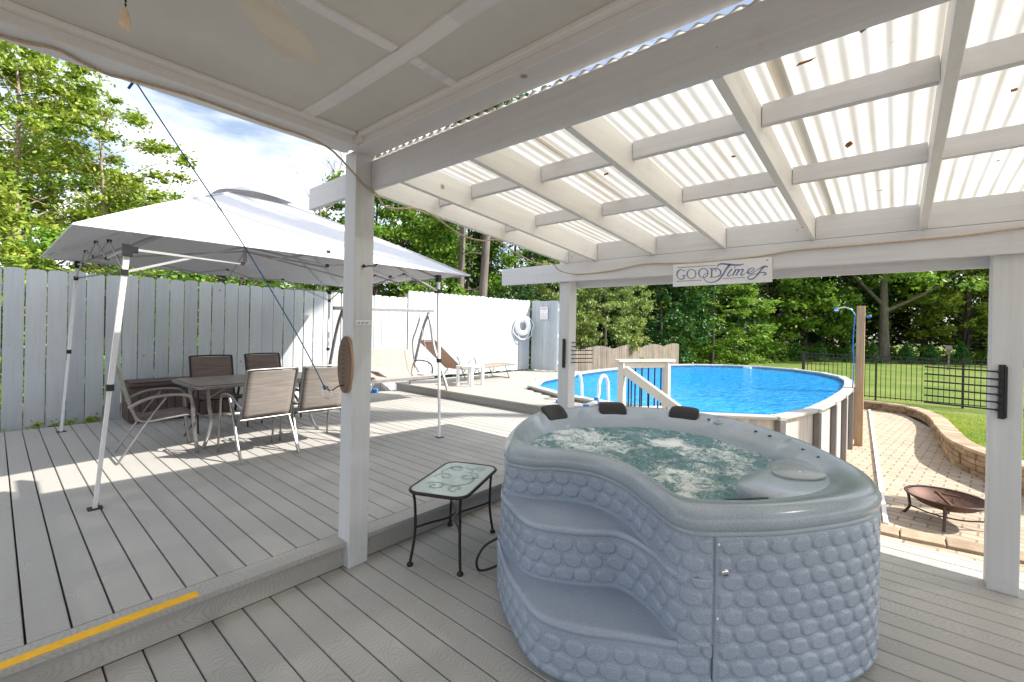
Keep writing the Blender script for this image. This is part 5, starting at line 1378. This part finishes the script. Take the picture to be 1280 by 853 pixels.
F=[(42.9,8.4,13,'deep green tree at the left end of the lawn behind the pool rim','leaf_b'),(47.4,6.2,15,'leafy tree with a dark leaning trunk left of the wooden shower post','leaf_b'),
   (54.7,3.8,16,'shaded tree just behind the wooden shower post','leaf_c'),(58.4,-2.0,16,'bright leafy tree right of the great oak trunk','leaf_a'),(55.2,-4.7,14,'sunlit tree above the bird feeder','leaf_a'),
   (60.6,-7.9,16,'tall tree behind the right pergola post','leaf_b'),(58,-12,16,'rightmost woodland tree at the edge of the picture','leaf_b'),(50.0,9.5,15,'tall dark tree filling behind the pool end','leaf_c'),(64,1.0,17,'dim tree seen deep between the oak and the shower post','leaf_c')]
for k,(x,y,H,lab,mt) in enumerate(F):
    tree('woodland_tree',lab,x,y,-.6,H,5.2,15000,.34,mt,tr=.30,cb=.13,seed=50+k,ncl=110,cl=.42,group=gC,horiz=.5)
e=empty('oak_tree',(49.0,.75,-.6),0,'great oak with a thick pale ridged trunk beyond the lawn','tree',gC)
mb=MB(); mb.tube(smooth_path([(0,0,-.2),(-.05,0,1.2),(-.05,.05,4),(.0,.1,8),(.2,.1,14)],6),[.46*(1-.022*i) for i in range(31)],16)
mb.tube([(0,0,4.6),(-1.5,2.2,7.4),(-2.4,4.0,11)],[.17,.11,.05],8); mb.tube([(0,0,4.2),(.8,-2.4,5.6),(1.2,-6,8.5)],[.16,.11,.05],8); mb.tube([(0,0,6),(0,3,9.5)],[.12,.05],8)
mb.build('trunk',M['bark_pine'],e,False)
rr3=random.Random(8); cs_=[];rd=[]
for k in range(110):
    a=rr3.uniform(0,6.28); q=math.sqrt(rr3.random())*6.5; cs_.append((q*math.cos(a),q*math.sin(a),rr3.uniform(6.2,15))); rd.append(rr3.uniform(.7,1.5))
link('crown',leaf_mesh('crown',cs_,rd,[170]*110,.34,9),M['leaf_b'],e,False)
# woodland mass behind
def mass(name,pts,n,size,mat,seed,zlo,zhi,thick):
    r=np.random.default_rng(seed); C=[]
    P=np.array(pts,float); L_=np.r_[0,np.cumsum(np.linalg.norm(np.diff(P,axis=0),axis=1))]
    k=int(n/90); s=r.random(k)*L_[-1]; base=np.stack([np.interp(s,L_,P[:,0]),np.interp(s,L_,P[:,1])],1)+r.normal(size=(k,2))*thick
    z=zlo+(zhi-zlo)*r.random(k)**.8*(.75+.25*np.sin(s*.7))
    me=leaf_mesh(name,np.c_[base,z],[1.5*(size/.4)]*k,[90]*k,size,seed)
    return tag(link(name,me,M[mat],None),'dense mass of woodland foliage closing the view','foliage',kind='stuff')
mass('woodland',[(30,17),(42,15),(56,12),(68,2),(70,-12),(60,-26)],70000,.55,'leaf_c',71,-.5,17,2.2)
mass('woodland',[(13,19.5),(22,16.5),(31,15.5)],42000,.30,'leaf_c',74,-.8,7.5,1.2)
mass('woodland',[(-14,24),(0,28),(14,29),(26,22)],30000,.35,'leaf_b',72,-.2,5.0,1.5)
o=mass('undergrowth',[(30,11),(40,8.5),(52,5.8),(55,0),(56,-8),(54,-16)],22000,.22,'leaf_b',73,-.6,.9,.8); o['label']='low green undergrowth along the far edge of the lawn'
# arborvitae
av=empty('arborvitae',(0,0,0)); rr4=random.Random(2); cs_=[];rd=[]
for k in range(60):
    h=rr4.random(); a=rr4.uniform(0,6.28); w=.52*(1-h)**.8; cs_.append((w*math.cos(a)*.8,w*math.sin(a)*.8,.1+h*1.35)); rd.append(.16*(1-h)+.07)
link('crown',leaf_mesh('crown',cs_,rd,[70]*60,.09,3,flat=1.2,horiz=.1),M['leaf_arb'],av,False)
mb=MB(); mb.tube([(0,0,-.1),(0,0,1.2)],[.04,.01],6); mb.build('trunk',M['bark'],av,False)
AV=[(42.3,6.02,'first small arborvitae from the left, beside the gate post'),(43.6,4.51,'small arborvitae left of the wooden shower post'),(45.0,2.85,'small arborvitae just behind the wooden shower post'),(46.3,1.38,'small arborvitae left of the great oak trunk'),(48.0,-.63,'bright small arborvitae right of the great oak trunk'),(49.3,-2.14,'small arborvitae left of the bird feeder'),(51.0,-4.05,'rightmost small arborvitae, between the bird feeder and the pergola post')]
for k,(x,y,lab) in enumerate(AV):
    o=av if k==0 else copy_tree(av); o.location=(x,y,-.64); s=(1.0,1.0,1.05,1.1,1.15,1.1,1.25)[k]; o.scale=(s,s,s); o.rotation_euler=(0,0,k*1.1); tag(o,lab,'shrub','arborvitae in a row along the lawn edge')
# unseen tree added on the right hand lawn, crown shaped to shade the fence
ste=empty('added_shade_tree',(13.4,-7.4,-.7),0,'unseen tall tree added on the right hand lawn to shade the white fence','tree')
rs=random.Random(21); cs_=[];rd=[]; base=Vector((13.4,-7.4,-.7))
hx,hy=SXY=(.53,-.85); hl=math.hypot(hx,hy); dzs=math.tan(R(42.))
for k in range(420):
    z=rs.uniform(.35,2.75); xr=3.25+(z-1.2)*1.22; x=rs.uniform(-4.2,xr-.35)
    t_=rs.uniform(14.2,17.2); p=Vector((x+hx/hl*t_,8.8+hy/hl*t_,z+dzs*t_))-base; cs_.append(tuple(p)); rd.append(.42)
mb=MB(); mb.tube(smooth_path([(0,0,-.3),(.1,0,5),(-.6,1.0,11),(-3.0,2.6,14.8)],6),[.34*(1-.03*i) for i in range(25)],12)
for k in range(0,420,10): mb.tube([(-1.6,1.6,12.6),Vector(cs_[k])*.6+Vector((-1.6,1.6,12.6))*.4+Vector((0,0,.2)),cs_[k]],[.07,.035,.012],5)
mb.build('trunk',M['bark'],ste,False)
link('crown',leaf_mesh('crown',cs_,rd,[85]*420,.26,21,horiz=.7),M['leaf_b'],ste,False)
# weeds at the fence foot, left
wc=[(.3+random.uniform(-.5,.7),8.62+random.uniform(-.08,.06),.08+random.uniform(0,.12)) for _ in range(14)]
o=link('weeds',leaf_mesh('weeds',wc,[.09]*14,[40]*14,.05,4),M['leaf_a'],None); tag(o,'patch of green weeds at the foot of the white fence','weeds',kind='stuff')
# grass tufts on the near lawn
g=np.random.default_rng(5); n=26000
fx=g.random(n); x=8+g.random(n)**1.2*10.3; y=-.6-g.random(n)*9
from bisect import bisect
def wall_y(xx): return np.interp(xx,wp[:NW*11//16,0],wp[:NW*11//16,1])
y=wall_y(x)-.32-g.random(n)**1.4*8
k_=np.clip((x-12)/6,0,1);k_=k_*k_*(3-2*k_); zz=-.43-.21*k_; dd_=np.clip((wall_y(x)-y)/3,0,1); zz=zz*(1-dd_)+(-.64)*dd_-.012
a=g.random(n)*PI*2; h=.03+.035*g.random(n); w=.006+.004*g.random(n)
ca,sa=np.cos(a),np.sin(a); lx=g.normal(size=n)*.015; ly=g.normal(size=n)*.015
v=np.stack([np.c_[x-ca*w,y-sa*w,zz],np.c_[x+ca*w,y+sa*w,zz],np.c_[x+lx,y+ly,zz+h]],1).reshape(-1,3)
o=link('grass',raw_mesh('grass',v,np.arange(3*n).reshape(n,3)),M['leaf_a'],None); tag(o,'short green grass blades on the lawn beyond the stone wall','grass',kind='stuff')

# ------------------------------------------------------------------ world, sun, camera
w=bpy.data.worlds.new('World'); S.world=w; w.use_nodes=True; nt=w.node_tree; nt.nodes.clear()
out=nt.nodes.new('ShaderNodeOutputWorld'); bg=nt.nodes.new('ShaderNodeBackground'); sky=nt.nodes.new('ShaderNodeTexSky')
sky.sky_type='NISHITA'; sky.sun_disc=False
SUN_EL=42.; SX,SY=.53,-.85
sky.sun_elevation=R(SUN_EL); sky.sun_rotation=math.atan2(SX,SY); sky.air_density=1.; sky.dust_density=1.5; sky.ozone_density=1.
tc=nt.nodes.new('ShaderNodeTexCoord'); mp=nt.nodes.new('ShaderNodeMapping'); mp.inputs['Scale'].default_value=(1.6,1.6,5.0); mp.inputs['Rotation'].default_value=(0,0,.5); mp.inputs['Location'].default_value=(.35,.1,.2)
nz=nt.nodes.new('ShaderNodeTexNoise'); nz.inputs['Scale'].default_value=1.5; nz.inputs['Detail'].default_value=7; nz.inputs['Roughness'].default_value=.55; nz.inputs['Distortion'].default_value=.4
rp=nt.nodes.new('ShaderNodeValToRGB'); rp.color_ramp.elements[0].position=.40; rp.color_ramp.elements[1].position=.60
rp.color_ramp.elements[0].color=(.12,.12,.12,1); rp.color_ramp.elements[1].color=(.95,.95,.95,1)
mx=nt.nodes.new('ShaderNodeMix'); mx.data_type='RGBA'; mx.inputs[7].default_value=(9.5,9.7,10.,1)
lk=nt.links.new
lk(tc.outputs['Generated'],mp.inputs[0]); lk(mp.outputs[0],nz.inputs['Vector']); lk(nz.outputs['Fac'],rp.inputs[0]); lk(rp.outputs[0],mx.inputs[0]); lk(sky.outputs[0],mx.inputs[6]); lk(mx.outputs[2],bg.inputs[0]); lk(bg.outputs[0],out.inputs[0])
bg.inputs[1].default_value=.088
sd=bpy.data.lights.new('sun','SUN'); sd.energy=4.2; sd.angle=R(.6); sd.color=(1,.95,.87)
so=bpy.data.objects.new('sun',sd); COL.objects.link(so)
el=R(SUN_EL); hv=Vector((SX,SY,0)).normalized()*math.cos(el); dv=Vector((hv.x,hv.y,math.sin(el)))
so.rotation_euler=dv.to_track_quat('Z','Y').to_euler(); so.location=dv*30
cd=bpy.data.cameras.new('camera'); co=bpy.data.objects.new('camera',cd); COL.objects.link(co); S.camera=co
cd.sensor_width=36; cd.sensor_fit='HORIZONTAL'; cd.lens=36*558/1280.; cd.shift_y=-16.5/1280.; cd.clip_end=1500; cd.clip_start=.05
th=R(40.7)
co.location=(0,0,1.6)
Fv=Vector((math.cos(th),math.sin(th),0)); Rv=Vector((math.sin(th),-math.cos(th),0)); Uv=Vector((0,0,1))
r_=R(1.15)
Xc=Rv*math.cos(r_)+Uv*math.sin(r_); Yc=-Rv*math.sin(r_)+Uv*math.cos(r_)
# horizon falls to the right in the picture: camera rolled counter-clockwise
Mx=Matrix((( Xc.x,Yc.x,-Fv.x),(Xc.y,Yc.y,-Fv.y),(Xc.z,Yc.z,-Fv.z)))
co.rotation_euler=Mx.to_euler()
S.view_settings.view_transform='Standard'; S.view_settings.look='None'; S.view_settings.gamma=1; S.view_settings.exposure=1.20
S.view_settings.use_curve_mapping=False
S.cycles.max_bounces=10; S.cycles.diffuse_bounces=5; S.cycles.transparent_max_bounces=24; S.cycles.glossy_bounces=4; S.cycles.transmission_bounces=6
S.cycles.caustics_reflective=False; S.cycles.caustics_refractive=False; S.cycles.sample_clamp_indirect=6
S.render.resolution_x=1024; S.render.resolution_y=682
